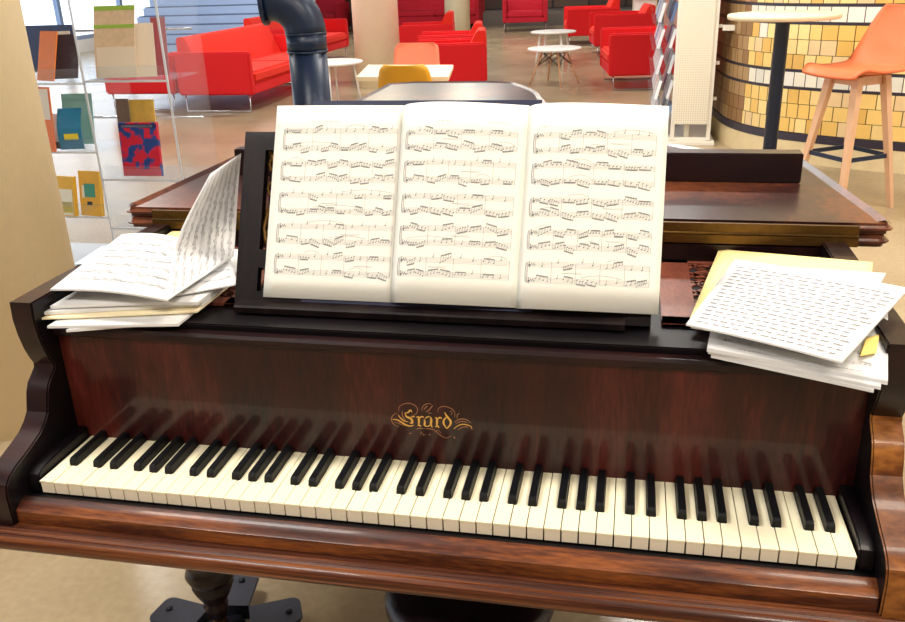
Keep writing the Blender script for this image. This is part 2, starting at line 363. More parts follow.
# shelf behind the fallboard with carved fret panels
bm = bmesh.new()
box(bm, -.6095,.6095,.150,.56,.915,.926,.001); box(bm,-.6095,.6095,.150,.162,.9225,.931,.002); box(bm,-.6095,.6095,.16,.20,.926,.930)
link_mesh('music_shelf', bm, M_dark, piano)
bm = bmesh.new(); box(bm,-.6095,.6095,.545,.56,.926,.962); link_mesh('shelf_back_rail', bm, M_dark, piano)
def fret_panel(xa, xb, seed):
    ya, yb = .235, .540; z = .930
    bm = bmesh.new()
    sw = .052
    box(bm, xa, xb, yb-.022, yb, .9262, z+.002, .001); box(bm, xa, xb, ya, ya+.03, .9262, z+.002,.001)
    box(bm, xa, xa+sw, ya, yb, .9262, z+.002, .001); box(bm, xb-sw*.5, xb, ya, yb, .9262, z+.002,.001)
    fr = link_mesh('fret_frame', bm, M_fret, piano)
    bm = bmesh.new(); box(bm, xa+.01, xb-.01, ya+.01, yb-.01, .9261, .9266); link_mesh('fret_backing', bm, M_hole, fr)
    rnd = random.Random(seed); bm = bmesh.new()
    def ribbon(pts, w):
        cp = catmull(pts, 6); nn = len(cp); L = []
        for i, p in enumerate(cp):
            d = (cp[min(i+1,nn-1)]-cp[max(i-1,0)]); d.normalize(); q = Vector((-d.y,d.x,0))
            ww = w*(.6+.6*abs(math.sin(3*i/nn*PI))); L.append((p+q*ww, p-q*ww))
        for (a,b),(c,d) in zip(L,L[1:]):
            if min(a.x,b.x,c.x,d.x) < xa+sw-.01 or max(a.x,b.x,c.x,d.x) > xb-sw*.4: continue
            if min(a.y,b.y,c.y,d.y) < ya+.02 or max(a.y,b.y,c.y,d.y) > yb-.015: continue
            quad(bm,(a.x,a.y,z),(b.x,b.y,z),(d.x,d.y,z),(c.x,c.y,z))
            quad(bm,(a.x,a.y,.9267),(a.x,a.y,z),(c.x,c.y,z),(c.x,c.y,.9267)); quad(bm,(b.x,b.y,z),(b.x,b.y,.9267),(d.x,d.y,.9267),(d.x,d.y,z))
    cx = xa+sw+.028
    while cx < xb:
        cy = ya+.05
        k = 0
        while cy < yb:
            s = 1 if (k+int(cx*50))%2 else -1
            sp = [(cx+s*(.004+.0022*t)*math.cos(t*.9)*1.0, cy+(.004+.0022*t)*math.sin(t*.9), 0) for t in range(10)]
            ribbon(sp, .0032)
            ribbon([(cx-.03,cy-.01,0),(cx-.01*s,cy+.018,0),(cx+.012,cy+.012,0),(cx+.034,cy+.026,0)], .0034)
            ribbon([(cx-.03,cy+.016,0),(cx,cy-.014,0),(cx+.02*s,cy-.02,0),(cx+.032,cy-.004,0)], .003)
            cy += .044; k += 1
        cx += .050
    link_mesh('fret_carving', bm, M_fret, fr)
fret_panel(.338,.606,3); fret_panel(-.606,-.338,5)

# lid, folded front flap, hinge
def lid_outline(o=.05):
    r = catmull([(.72,.545,0),(.715,.80,0),(.665,1.05,0),(.49,1.23,0),(.27,1.46,0),(.11,1.75,0),(.0,2.03,0),(-.07,2.32,0),(-.19,2.585,0)], 5)
    return [(-.71,.545),(-.706,.536),(-.698,.532),(.700,.532),(.712,.535)]+[(p.x,p.y) for p in r]+[(-.30,2.625),(-.62,2.625),(-.725,2.57)]
def slab(name, outl, z0, z1, m, lip=0):
    bm = bmesh.new(); extrude_z(bm, outl, z0, z1, bev=(z1-z0)*.42)
    if lip:
        i1 = inset(outl,.010); i2 = inset(outl,.024); i0 = inset(outl,.003); n = len(outl)
        for i in range(1, n):
            j = (i+1)%n
            if outl[i][1] < .5455 and outl[j][1] < .5455: continue
            if j == 0: pass
            quad(bm,(*i0[i],z1-.001),(*i0[j],z1-.001),(*i1[j],z1+lip),(*i1[i],z1+lip)); quad(bm,(*i1[i],z1+lip),(*i1[j],z1+lip),(*i2[j],z1),(*i2[i],z1))
    return smooth_by_angle(link_mesh(name, bm, m, piano), 30)
slab('lid', lid_outline(), .9645, .9835, M_lid, .005)
flap = [(-.715,.552),(-.711,.544),(-.703,.540),(.713,.540),(.721,.544),(.725,.552),(.722,.60),(.668,1.05),(.640,1.082),(-.66,1.082),(-.70,1.05),(-.712,.6)]
slab('lid_front_flap', flap, .985, 1.004, M_lid, .005)
for k,(za,zb) in enumerate(((.9665,.9820),(.9865,1.0020))):
    bm = bmesh.new(); box(bm,-.648,.668,.5315-.004+.004*k,.5345+.004*k,za,zb,.0006)
    h = link_mesh('hinge_leaf', bm, M_brass, piano)
    bm = bmesh.new()
    for i in range(19):
        x = -.63+.07*i+.02*k
        if x < .645: tube(bm, [(x,.5275-.0018+.004*k,(za+zb)/2),(x,.5275+.001+.004*k,(za+zb)/2)], .0026, 8)
    link_mesh('hinge_screws', bm, M_brass, h)
bm = bmesh.new(); tube(bm,[(-.648,.531,.9842),(.668,.531,.9842)],.0026,8); link_mesh('hinge_barrel', bm, M_brass, piano)

# music desk leaning back on the shelf
def dpt(x, s, o=0):      # s = distance up the slope, o = out towards the player
    a = math.atan(.464); return Vector((x, .2215+s*math.sin(a)-o*math.cos(a), .938+s*math.cos(a)+o*math.sin(a)))
def dbox(bm, x0,x1,s0,s1,o0,o1, mi=0):
    c = [dpt(x,s,o) for x in (x0,x1) for s in (s0,s1) for o in (o0,o1)]
    vs = [bm.verts.new(p) for p in c]
    for f in ((0,1,3,2),(4,6,7,5),(0,4,5,1),(2,3,7,6),(0,2,6,4),(1,5,7,3)): bm.faces.new([vs[i] for i in f]).material_index = mi
desk = bpy.data.objects.new('music_desk', None); COL.objects.link(desk); desk.parent = piano
bm = bmesh.new(); t0, t1 = -.016, -.001; H = .282
dbox(bm,-.337,-.300,-.006,H,t0,t1); dbox(bm,.285,.322,-.006,H,t0,t1)
dbox(bm,-.300,.285,H-.030,H,t0,t1); dbox(bm,-.300,.285,.060,.090,t0,t1); dbox(bm,-.300,.285,-.006,.022,t0,t1)
link_mesh('desk_frame', bm, M_desk, desk)
bm = bmesh.new()
for i in range(20):
    x = -.285+.03*i; s = 1 if i%2 else -1
    pts = [dpt(x+.012*s*math.sin(t*.8), .09+.018*t, -.009) for t in range(10)]
    tube(bm, pts, .0045, 6)
    for k in range(4):
        c0 = (x, .11+.04*k); tube(bm, [dpt(c0[0]+.010*math.cos(a), c0[1]+.012*math.sin(a), -.009) for a in [j*PI/4 for j in range(8)]], .003, 5)
link_mesh('desk_fretwork', bm, M_brass, desk)
bm = bmesh.new(); dbox(bm,-.300,.285,.0,.255,-.030,-.026); link_mesh('desk_back_cloth', bm, M_hole, desk)
bm = bmesh.new(); extrude_x(bm, [(.2235,.9315),(.1975,.9315),(.1945,.934),(.1945,.943),(.1975,.9455),(.2235,.9455)], -.325, .285)
smooth_by_angle(link_mesh('desk_ledge', bm, M_desk, desk), 30)

# legs
def leg_prof():
    return [(.022,.085),(.024,.10),(.028,.115),(.024,.122),(.030,.135),(.040,.155),(.046,.172),(.040,.178),(.050,.19),(.056,.205),(.050,.222),(.044,.232),(.056,.245),(.060,.26),(.05,.275),
            (.045,.30),(.052,.38),(.064,.46),(.07,.52),(.055,.545),(.07,.56),(.078,.58),(.078,.632)]
LEGS = ((-.592,.435),(.56,.44),(-.38,2.25))
for x,y in LEGS:
    bm = bmesh.new(); lathe(bm, leg_prof(), x, y, 40); l = link_mesh('leg', bm, M_case, piano, True)
    bm = bmesh.new(); box(bm, x-.012,x+.012,y-.006,y+.006,.058,.088); 
    tube(bm,[(x-.010,y,.052),(x+.010,y,.052)],.020,16); link_mesh('caster', bm, M_brass, l)

# ------------------------------------------------------------------ leg trucks on the floor
def truck(x, y, rz, label):
    t = thing('piano_truck', label, 'piano truck', (x,y,0), rz)
    bm = bmesh.new(); lathe(bm,[(.068,.012),(.068,.030),(.03,.031)],0,0,5); link_mesh('hub', bm, M_gunm, t)
    for k in range(5):
        a = k*2*PI/5
        M = Matrix.Rotation(a,4,'Z')
        out = [(.044,.064),(.044,.158)]+[(.022+.022*math.cos(b),.158+.022*math.sin(b)) for b in [i*PI/10 for i in range(1,6)]]+[(-.022-.022*math.sin(b),.158+.022*math.cos(b)) for b in [i*PI/10 for i in range(0,5)]]+[(-.044,.158),(-.044,.064)]
        bm = bmesh.new(); extrude_z(bm, out, .048,.056,.002,0,M)
        box(bm,-.044,.044,.062,.066,.016,.056,0,0,2,M)
        p = link_mesh('plate', bm, M_gunm, t)
        bm = bmesh.new(); q = M @ Vector((.004,.150,0)); lathe(bm,[(.0085,.056),(.008,.060),(.004,.062)],q.x,q.y,12); link_mesh('bolt', bm, M_blackm, p)
        q = M @ Vector((0,.118,0)); d = M.to_3x3() @ Vector((1,0,0))
        bm = bmesh.new(); tube(bm,[Vector((q.x,q.y,.022))-d*.012,Vector((q.x,q.y,.022))+d*.012],.022,16); box(bm,-.016,.016,.106,.130,.038,.049,0,0,2,M); link_mesh('wheel', bm, M_blackm, t)
    return t
truck(-.585,.435,math.radians(27-90),'grey steel four-armed truck under the left front piano leg')
truck(.56,.44,.1,'grey steel four-armed truck under the right front piano leg')

# round stool under the keyboard
st = thing('piano_stool', 'round dark leather piano stool pushed under the keyboard', 'stool', (.045,.185,0), 0)
bm = bmesh.new(); lathe(bm,[(.120,.405),(.138,.412),(.146,.430),(.144,.448),(.128,.458),(.08,.462),(.02,.462)],0,0,48); link_mesh('seat', bm, M_leather, st, True)
bm = bmesh.new(); lathe(bm,[(.125,.385),(.132,.39),(.132,.404),(.125,.405)],0,0,40); link_mesh('seat_rim', bm, M_case, st, True)
bm = bmesh.new(); lathe(bm,[(.045,.10),(.06,.14),(.035,.18),(.03,.25),(.045,.30),(.025,.34),(.025,.386)],0,0,24); link_mesh('pedestal', bm, M_case, st, True)
for k in range(3):
    a = k*2*PI/3+.4
    bm = bmesh.new(); tube(bm,[(.03*math.cos(a),.03*math.sin(a),.15),(.09*math.cos(a),.09*math.sin(a),.14),(.14*math.cos(a),.14*math.sin(a),.06),(.18*math.cos(a),.18*math.sin(a),.012)],[.022,.020,.016,.012],10); link_mesh('foot', bm, M_case, st)

# dark board resting on the folded lid
bm = bmesh.new(); box(bm,-.60,.62,.828,.873,1.0045,1.064,.002)
tag(link_mesh('wooden_board', bm, M_case), 'long dark wooden board lying across the folded lid behind the sheet music', 'board')

# ------------------------------------------------------------------ paper
def surf_bilinear(bl, br, tr, tl, bow=0, bowk=.5, wave=0):
    bl, br, tr, tl = map(Vector, (bl,br,tr,tl))
    nn = (br-bl).cross(tl-bl).normalized()
    def f(u, v):
        p = (bl*(1-u)+br*u)*(1-v)+(tl*(1-u)+tr*u)*v
        b = bow*math.sin(PI*(u**bowk if bowk != .5 else u)) + wave*math.sin(2*PI*u)*(.4+.6*v)
        return p + nn*b, nn
    return f
def surf_rows(rows):
    """rows: [(left,right),...] from bottom to top"""
    A = catmull([r[0] for r in rows], 8); B = catmull([r[1] for r in rows], 8); n = len(A)-1
    def f(u, v):
        t = min(max(v,0),1)*n; i = min(int(t), n-1); k = t-i
        a = A[i]*(1-k)+A[i+1]*k; b = B[i]*(1-k)+B[i+1]*k
        nn = (b-a).cross(A[i+1]-A[i]).normalized(); return a*(1-u)+b*u, nn
    return f
def sheet_mesh(bm, f, th, nu=12, nv=10, mi=0):
    T = [[bm.verts.new(f(i/nu,j/nv)[0]) for i in range(nu+1)] for j in range(nv+1)]
    B = [[bm.verts.new(f(i/nu,j/nv)[0]-f(i/nu,j/nv)[1]*th) for i in range(nu+1)] for j in range(nv+1)]
    def fc(l):
        g = bm.faces.new(l); g.material_index = mi; return g
    for j in range(nv):
        for i in range(nu):
            fc([T[j][i],T[j][i+1],T[j+1][i+1],T[j+1][i]]).smooth = True
            fc([B[j][i],B[j+1][i],B[j+1][i+1],B[j][i+1]]).smooth = True
        fc([T[j+1][0],B[j+1][0],B[j][0],T[j][0]]); fc([T[j][nu],B[j][nu],B[j+1][nu],T[j+1][nu]])
    for i in range(nu):
        fc([T[0][i],B[0][i],B[0][i+1],T[0][i+1]]); fc([T[nv][i+1],B[nv][i+1],B[nv][i],T[nv][i]])
def notation(Wm, Hm, systems, u0, u1, seed, gap=.0019, dens=1.0, style='piano'):
    """systems: list of (v_top_staff, v_bottom_staff) as fractions from the top; returns polygons in metres from top-left"""
    rnd = random.Random(seed); P = []
    xa, xb = u0*Wm, u1*Wm
    def line(x1,y1,x2,y2,w,n=1,mi=0):
        d = Vector((x2-x1,y2-y1)); L = d.length
        if L < 1e-6: return
        q = Vector((-d.y,d.x))/L*w/2
        for k in range(n):
            a = Vector((x1,y1))+d*k/n; b = Vector((x1,y1))+d*(k+1)/n
            P.append(([a+q,b+q,b-q,a-q],mi))
    def arc(x1,y1,x2,y2,h,w=.0004):
        pts = [Vector((x1+(x2-x1)*t, y1+(y2-y1)*t+h*math.sin(PI*t))) for t in [i/8 for i in range(9)]]
        for a,b in zip(pts,pts[1:]): line(a.x,a.y,b.x,b.y,w,1,1)
    def head(x,y,r=.00095):
        P.append(([Vector((x+1.25*r*math.cos(a)-.3*r*math.sin(a), y+.85*r*math.sin(a)-.35*r*math.cos(a))) for a in [k*PI/3 for k in range(6)]],0))
    for si,(va,vb) in enumerate(systems):
        ys = [va*Hm, vb*Hm] if vb else [va*Hm]
        ind = .0
        for yy in ys:
            for k in range(5): line(xa, yy+(k-2)*gap, xb, yy+(k-2)*gap, .00026, 10, 1)
        top = ys[0]-2*gap; bot = ys[-1]+2*gap
        nb = rnd.choice((4,4,5))
        bars = [xa+(xb-xa)*k/nb for k in range(nb+1)]
        for b in bars: line(b, top, b, bot, .00035, 1, 1)
        if vb: arc(xa-.001, top, xa-.001, bot, .0); line(xa-.0025, top+.001, xa-.0035,(top+bot)/2, .0007); line(xa-.0035,(top+bot)/2, xa-.0025, bot-.001,.0007)
        for yi, yy in enumerate(ys):
            # clef and key signature
            line(xa+.002, yy-2.6*gap, xa+.003, yy+2.4*gap, .0007); head(xa+.0028, yy+.5*gap, .0016)
            for k in range(4): line(xa+.006+k*.0016, yy-1.5*gap+(k%2)*gap*1.2, xa+.006+k*.0016, yy+(k%2)*gap, .0006); head(xa+.006+k*.0016, yy-.5*gap+(k%2)*gap,.0006)
            mode = rnd.choice(('runs','runs','melody')) if yi == 0 else 'runs'
            for bi in range(nb):
                b0, b1 = bars[bi]+(.013 if bi == 0 else .003), bars[bi+1]-.002
                if b1-b0 < .01: continue
                groups = max(1,int((b1-b0)/.0135*dens))
                gw = (b1-b0)/groups
                for g in range(groups):
                    x0 = b0+g*gw
                    if (mode == 'melody' and rnd.random() < .6) or rnd.random() < .12:
                        x = x0+gw*.4; y = yy+rnd.uniform(-3,2)*gap
                        head(x,y); line(x+.001,y,x+.001,y-3.2*gap,.0004); continue
                    m = rnd.choice((3,4,4,5)); slope = rnd.choice((-1,1,1,-1,0))*rnd.uniform(.5,1.1)*gap
                    yb = yy+rnd.uniform(-1.0,.6)*gap
                    up = rnd.random() < .5
                    xs = [x0+gw*.84*k/(m-1 if m > 1 else 1) for k in range(m)]
                    yh = [yb+slope*(k-(m-1)/2)+rnd.uniform(-.3,.3)*gap for k in range(m)]
                    sg = -1 if up else 1
                    ybm = (min(yh)-2.2*gap) if up else (max(yh)+2.2*gap)
                    sl = slope*.6
                    for k in range(m):
                        head(xs[k], yh[k])
                        line(xs[k]-sg*.0009, yh[k], xs[k]-sg*.0009, ybm+sl*(k-(m-1)/2), .00032)
                    for e in (0,1):
                        line(xs[0]-sg*.0009, ybm+sl*(-(m-1)/2)+sg*-e*.0011, xs[-1]-sg*.0009, ybm+sl*((m-1)/2)+sg*-e*.0011, .0007)
            if rnd.random() < .7:
                k = rnd.randint(0,nb-1); arc(bars[k]+.008, yy-3.2*gap, bars[min(k+rnd.randint(1,2),nb)]-.004, yy-3.2*gap, -.004)
        if vb and rnd.random() < .8:
            x = rnd.uniform(xa+.03, xb-.05); y = (ys[0]+ys[1])/2
            line(x,y,x+.03,y-.001,.0003,1,1); line(x,y,x+.03,y+.0012,.0003,1,1)
    return P
def textline(P, x, y, n, rnd, h=.0016, mi=1):
    for k in range(n):
        w = rnd.uniform(.002,.006)
        c = x
        while c < x+w:
            hh = h*rnd.choice((.6,.6,1)); P.append(([Vector((c,y-hh)),Vector((c+.0007,y-hh)),Vector((c+.0007,y)),Vector((c,y))],mi)); c += .0014
        x += w+.0022
    return x
def print_on(name, polys, f, Wm, Hm, parent, mats=None, off=.0004):
    bm = bmesh.new()
    for pts, mi in polys:
        vs = []
        for p in pts:
            u = min(max(p.x/Wm,.002),.998); v = min(max(1-p.y/Hm,.002),.998)
            q, nn = f(u, v); vs.append(bm.verts.new(q+nn*off))
        try: bm.faces.new(vs).material_index = mi
        except ValueError: pass
    return link_mesh(name, bm, mats or [M_ink, M_inkl], parent)

# music on the desk: one loose sheet and one open booklet
def desk_quad(x0b, x1b, x0t, x1t, s0, s1, o0, o1=None):
    o1 = o0 if o1 is None else o1
    return [dpt(x0b,s0,o0), dpt(x1b,s0,o1), dpt(x1t,s1,o1), dpt(x0t,s1,o0)]
rnd = random.Random(7)
root = thing('sheet_music_page', 'loose cream page of printed piano music at left on the music desk', 'sheet music', tuple(dpt(-.18,.014,.002)))
inv = Matrix.Translation(-Vector(dpt(-.18,.014,.002)))
def shift(f, inv):
    return lambda u, v: ((inv @ f(u,v)[0]), f(u,v)[1])
f = shift(surf_bilinear(*desk_quad(-.2865,-.066,-.2825,-.066,.0125,.3235,.0035), bow=.0015), inv)
bm = bmesh.new(); sheet_mesh(bm, f, .0012); link_mesh('page', bm, M_cream, root)
sysA = [(.133,.222),(.303,.382),(.467,.548),(.628,.705),(.785,.865)]
P = notation(.215,.31,sysA,.085,.945,11)
textline(P,.06,.0265,9,rnd)
print_on('printed_music', P, f, .215,.31, root)
root = thing('music_booklet', 'open booklet of printed piano music at centre and right of the desk', 'sheet music', tuple(dpt(.13,.014,.006)))
inv = Matrix.Translation(-Vector(dpt(.13,.014,.006)))
def page_curve(x0b,x1b,x0t,x1t,s0,s1,o0,bow,peak,edge_o, topbump):
    def f(u,v):
        x = (x0b*(1-u)+x1b*u)*(1-v)+(x0t*(1-u)+x1t*u)*v
        k = math.sin(PI*min(1,max(0,u))**peak)
        s = s0*(1-v)+(s1+topbump*k)*v
        o = o0+bow*k
        p = dpt(x,s,o); q = dpt(x+.001,s,o); e = 1e-3
        k2 = math.sin(PI*min(1,max(0,u+e))**peak); dx = (x1b-x0b)*e
        t1 = dpt(x+dx,s,o0+bow*k2)-p; t2 = dpt(x,s+.01,o)-p
        return inv @ p, t1.cross(t2).normalized()
    return f
fc = page_curve(-.0735,.1225,-.0705,.1275,.0125,.3215,.0085,.010,.62,0,.0035)
fr_ = page_curve(.1225,.3320,.1275,.3345,.0115,.3200,.0085,.009,.55,0,.0030)
bm = bmesh.new(); sheet_mesh(bm, fc, .0030, 20, 8); link_mesh('left_page', bm, M_cream, root).name = 'page'
bm = bmesh.new(); sheet_mesh(bm, fr_, .0030, 20, 8); link_mesh('page', bm, M_cream, root)
pgs = [c for c in root.children]
sysB = [(.15,.222),(.303,.386),(.47,.54),(.628,.70),(.785,.855)]
P = notation(.20,.31,sysB,.065,.93,23); textline(P,.06,.030,4,rnd); textline(P,.14,.030,6,rnd); print_on('printed_music', P, fc, .20,.31, pgs[0])
sysC = [(.157,.232),(.305,.382),(.474,.542),(.63,.70),(.785,.862)]
P = notation(.21,.31,sysC,.07,.925,37); textline(P,.02,.036,2,rnd); print_on('printed_music', P, fr_, .21,.31, pgs[1])
for pg in pgs: pg.parent = root
# navy folder behind
bm = bmesh.new(); dbox(bm,-.222,.146,.0,.3320,.0002,.0018)
tag(link_mesh('music_folder', bm, M_navy), 'navy blue folder behind the open sheet music on the desk', 'folder')

SHEETS = {
    'L_low': [[-0.5589, 0.0965, 0.933], [-0.3938, 0.1527, 0.933], [-0.3938, 0.4227, 0.933], [-0.5589, 0.37650000000000006, 0.933]],
    'L_low2': [[-0.5908, 0.0966, 0.938], [-0.3874, 0.1294, 0.938], [-0.3874, 0.3994, 0.938], [-0.5908, 0.37660000000000005, 0.938]],
    'L_mid': [[-0.6109, 0.1122, 0.944], [-0.3751, 0.1695, 0.944], [-0.3751, 0.4395, 0.944], [-0.6109, 0.3922, 0.944]],
    'L_mid2': [[-0.6129, 0.1198, 0.951], [-0.3739, 0.1864, 0.951], [-0.3739, 0.45640000000000003, 0.951], [-0.6129, 0.39980000000000004, 0.951]],
    'L_under': [[-0.6035, 0.1289, 0.958], [-0.3729, 0.1729, 0.958], [-0.3729, 0.4429, 0.958], [-0.6035, 0.40890000000000004, 0.958]],
    'L_small': [[-0.4211, 0.1755, 0.965], [-0.3352, 0.2401, 0.965], [-0.4324, 0.4107, 0.965], [-0.5278, 0.3547, 0.965]],
    'L_flat': [[-0.6023, 0.1359, 0.984], [-0.402, 0.1368, 0.974], [-0.5643, 0.5312, 0.974], [-0.6539, 0.4285, 0.984]],
    'L_blue': [[-0.6492, 0.2676, 0.979], [-0.5908, 0.2844, 0.979], [-0.6058, 0.3741, 0.979], [-0.6594, 0.3689, 0.979]],
    'L_manila': [[-0.5995, 0.4282, 0.962], [-0.4787, 0.4398, 0.962], [-0.5573, 0.5306, 0.962], [-0.6069, 0.5261, 0.962]],
    'L_curl': [[-0.3946, 0.1247, 0.979], [-0.3955, 0.3582, 0.972], [-0.4607, 0.2599, 0.99], [-0.4151, 0.4206, 1.01], [-0.4509, 0.3033, 1.045], [-0.3931, 0.4017, 1.08], [-0.4156, 0.3508, 1.12], [-0.3572, 0.3568, 1.155]],
    'R_under1': [[0.4006, 0.1258, 0.934], [0.584, 0.0348, 0.94], [0.6351, 0.2457, 0.978], [0.445, 0.4494, 0.936]],
    'R_under2': [[0.3964, 0.1273, 0.939], [0.591, 0.0339, 0.945], [0.6404, 0.249, 0.983], [0.4414, 0.4501, 0.941]],
    'R_under3': [[0.3944, 0.1237, 0.945], [0.5993, 0.0392, 0.951], [0.6469, 0.2578, 0.989], [0.4429, 0.4535, 0.947]],
    'R_folder': [[0.3764, 0.2136, 0.951], [0.6014, 0.1656, 0.96], [0.6583, 0.3915, 0.986], [0.4428, 0.5392, 0.953]],
    'R_mid': [[0.4063, 0.2101, 0.957], [0.5734, 0.1297, 0.964], [0.6596, 0.3231, 0.992], [0.476, 0.4425, 0.959]],
    'R_mid2': [[0.3739, 0.155, 0.963], [0.5588, 0.0852, 0.969], [0.6511, 0.2316, 0.996], [0.4635, 0.4338, 0.965]],
    'R_top': [[0.3665, 0.1469, 0.969], [0.5432, 0.0349, 0.975], [0.6658, 0.233, 1.002], [0.458, 0.4309, 0.971]],
    'R_note': [[0.576, 0.0846, 0.962], [0.5968, 0.0941, 0.963], [0.6114, 0.1403, 0.97], [0.5923, 0.1295, 0.968]],
}
def paper(name, key, label, cat, m, th=.0022, bow=0, group=None, music=None, wave=0, rows=None, Wm=.21, Hm=.29, inks=None):
    c = SHEETS[key]; o = Vector(c[0])
    inv = Matrix.Translation(-o)
    fn = shift(surf_rows(rows) if rows else surf_bilinear(*c, bow=bow, wave=wave), inv)
    if music is None:
        bm = bmesh.new(); sheet_mesh(bm, fn, th, 12, 8); ob = link_mesh(name, bm, m); ob.location = o
        return tag(ob, label, cat, group)
    r = thing(name, label, cat, tuple(o), 0, group)
    bm = bmesh.new(); sheet_mesh(bm, fn, th, 14, 16); link_mesh('page', bm, m, r)
    print_on('printed_music', music, fn, Wm, Hm, r, inks)
    return r
G1 = 'papers piled at the left of the piano'
paper('paper_sheets','L_low','white sheets at the very bottom of the left pile, jutting frontmost','paper',M_paper,.004,group=G1)
paper('paper_sheets','L_low2','white sheets second from the bottom of the left pile','paper',M_paper,.004,group=G1)
paper('paper_sheets','L_mid','cream edged sheets in the middle of the left pile, reaching furthest left','paper',M_creamy,.003,group=G1)
paper('paper_sheets','L_mid2','thick white sheets just above the cream ones in the left pile','paper',M_paper,.0055,group=G1)
paper('paper_sheets','L_under','white sheets directly under the music with the curled page','paper',M_paper,.005,group=G1, bow=.002)
P = notation(.20,.20,[(.2,None),(.4,None),(.6,None),(.8,None)],.1,.95,5)
paper('music_page','L_small','small music page poking out right of the left pile beside the desk','sheet music',M_paper,.002,group=G1,music=P,Wm=.20,Hm=.20)
paper('paper_sheet','L_blue','pale blue sheet showing at the back left corner of the left pile','paper',M_bluep,.0015,group=G1)
paper('paper_sheet','L_manila','buff card at the back of the left pile by the brass hinge','card',M_buff,.0015,group=G1)
# music with curled page: flat left half and right half curling up against the desk
C = SHEETS['L_curl']; Fq = SHEETS['L_flat']; o = Vector(Fq[0]); inv = Matrix.Translation(-o)
root = thing('curled_music', 'white printed music whose right page curls up against the music desk', 'sheet music', tuple(o), 0, G1)
fA = shift(surf_bilinear(Fq[0],C[0],(Vector(C[2])*.4+Vector(Fq[2])*.6),Fq[3], bow=.006), inv)
bm = bmesh.new(); sheet_mesh(bm, fA, .003, 14, 14); pA = link_mesh('page', bm, M_paper, root)
P = notation(.21,.30,[(.10+.125*k,None) for k in range(7)],.08,.97,44,dens=1.4)
for pp in P: pass
print_on('printed_music', P, fA, .21,.30, pA, [M_ink,M_inkl])
rows = [(C[0],C[1]),(C[2],C[3]),(C[4],C[5]),(C[6],C[7])]
fB = shift(surf_rows(rows), inv)
bm = bmesh.new(); sheet_mesh(bm, fB, .0008, 14, 24); pB = link_mesh('page', bm, M_paper, root)
P = notation(.30,.21,[(.09+.118*k,None) for k in range(8)],.05,.95,45,dens=1.4)
P = [([Vector((.21-p.y, .30-p.x)) for p in pts],mi) for pts,mi in P]
print_on('printed_music', P, fB, .21,.30, pB, [M_inkl,M_inkl])
G2 = 'papers piled at the right of the piano'
paper('paper_sheets','R_under1','white sheets at the very bottom of the right pile','paper',M_paper,.004,group=G2)
paper('paper_sheets','R_under2','white sheets second from the bottom of the right pile','paper',M_paper,.004,group=G2)
rp = random.Random(9)
P = notation(.21,.29,[(.62,None),(.76,None),(.885,None)],.09,.93,61,dens=1.1); textline(P,.04,.2785,22,rp,.0026,0)
paper('music_page','R_under3','white music page with a line of small print, third up in the right pile','sheet music',M_paper,.0055,group=G2,music=P)
P = []; textline(P,.04,.014,5,rp,.003); textline(P,.12,.014,5,rp,.003)
paper('paper_folder','R_folder','pale yellow folder sticking out behind the white pages of the right pile','folder',M_buff,.003,group=G2,music=P)
paper('paper_sheets','R_mid','white sheets just above the pale yellow folder in the right pile','paper',M_paper,.003,group=G2)
paper('paper_sheets','R_mid2','white sheets right under the dense handwritten page of the right pile','paper',M_paper,.0035,group=G2)
P = []
rr = random.Random(5)
Wm,Hm = .22,.29
nrow = 17
for k in range(nrow):
    y = .035+.0148*k; x = .012
    for j in range(1): pass
    while x < .205:
        w = rr.uniform(.007,.014)
        P.append(([Vector((x,y)),Vector((x+w,y+.0004)),Vector((x+w,y+.0020)),Vector((x,y+.0016))],0))
        for q in range(int(w/.0022)):
            xx = x+q*.0022; P.append(([Vector((xx,y)),Vector((xx+.0005,y)),Vector((xx+.0005,y+.0045)),Vector((xx,y+.0045))],1))
            P.append(([Vector((xx-.0008,y+.004)),Vector((xx+.0008,y+.0038)),Vector((xx+.0008,y+.0052)),Vector((xx-.0008,y+.0054))],1))
        x += w+rr.uniform(.002,.005)
    for l in range(5): P.append(([Vector((.01,y+.0016*l)),Vector((.208,y+.0016*l)),Vector((.208,y+.0016*l+.0002)),Vector((.01,y+.0016*l+.0002))],1))
paper('music_page','R_top','white page dense with handwritten music on top of the right pile','sheet music',M_paper,.0025,group=G2,music=P,Wm=Wm,Hm=Hm,bow=.002,inks=[M_hand,M_inkl])
paper('sticky_note','R_note','small yellow note stuck on the right edge of the right pile','note',M_note,.0006)

# ------------------------------------------------------------------ room
def floor_mat():
    m = bpy.data.materials.new('polished_concrete'); m.use_nodes = True; nt = m.node_tree; b = nt.nodes['Principled BSDF']
    tc = nt.nodes.new('ShaderNodeTexCoord')
    n1 = nt.nodes.new('ShaderNodeTexNoise'); n1.inputs['Scale'].default_value = .9; n1.inputs['Detail'].default_value = 6
    n2 = nt.nodes.new('ShaderNodeTexNoise'); n2.inputs['Scale'].default_value = 45; n2.inputs['Detail'].default_value = 3
    mx = nt.nodes.new('ShaderNodeMix'); mx.inputs['Factor'].default_value = .25
    cr = nt.nodes.new('ShaderNodeValToRGB'); e = cr.color_ramp.elements
    e[0].position = .35; e[0].color = rgb(146,127,100); e[1].position = .65; e[1].color = rgb(180,161,128)
    for nn in (n1,n2): nt.links.new(tc.outputs['Object'], nn.inputs[0])
    nt.links.new(n1.outputs['Fac'], mx.inputs['A']); nt.links.new(n2.outputs['Fac'], mx.inputs['B'])
    nt.links.new(mx.outputs['Result'], cr.inputs[0]); nt.links.new(cr.outputs[0], b.inputs['Base Color'])
    b.inputs['Roughness'].default_value = .22; b.inputs['Specular IOR Level'].default_value = .6
    return m
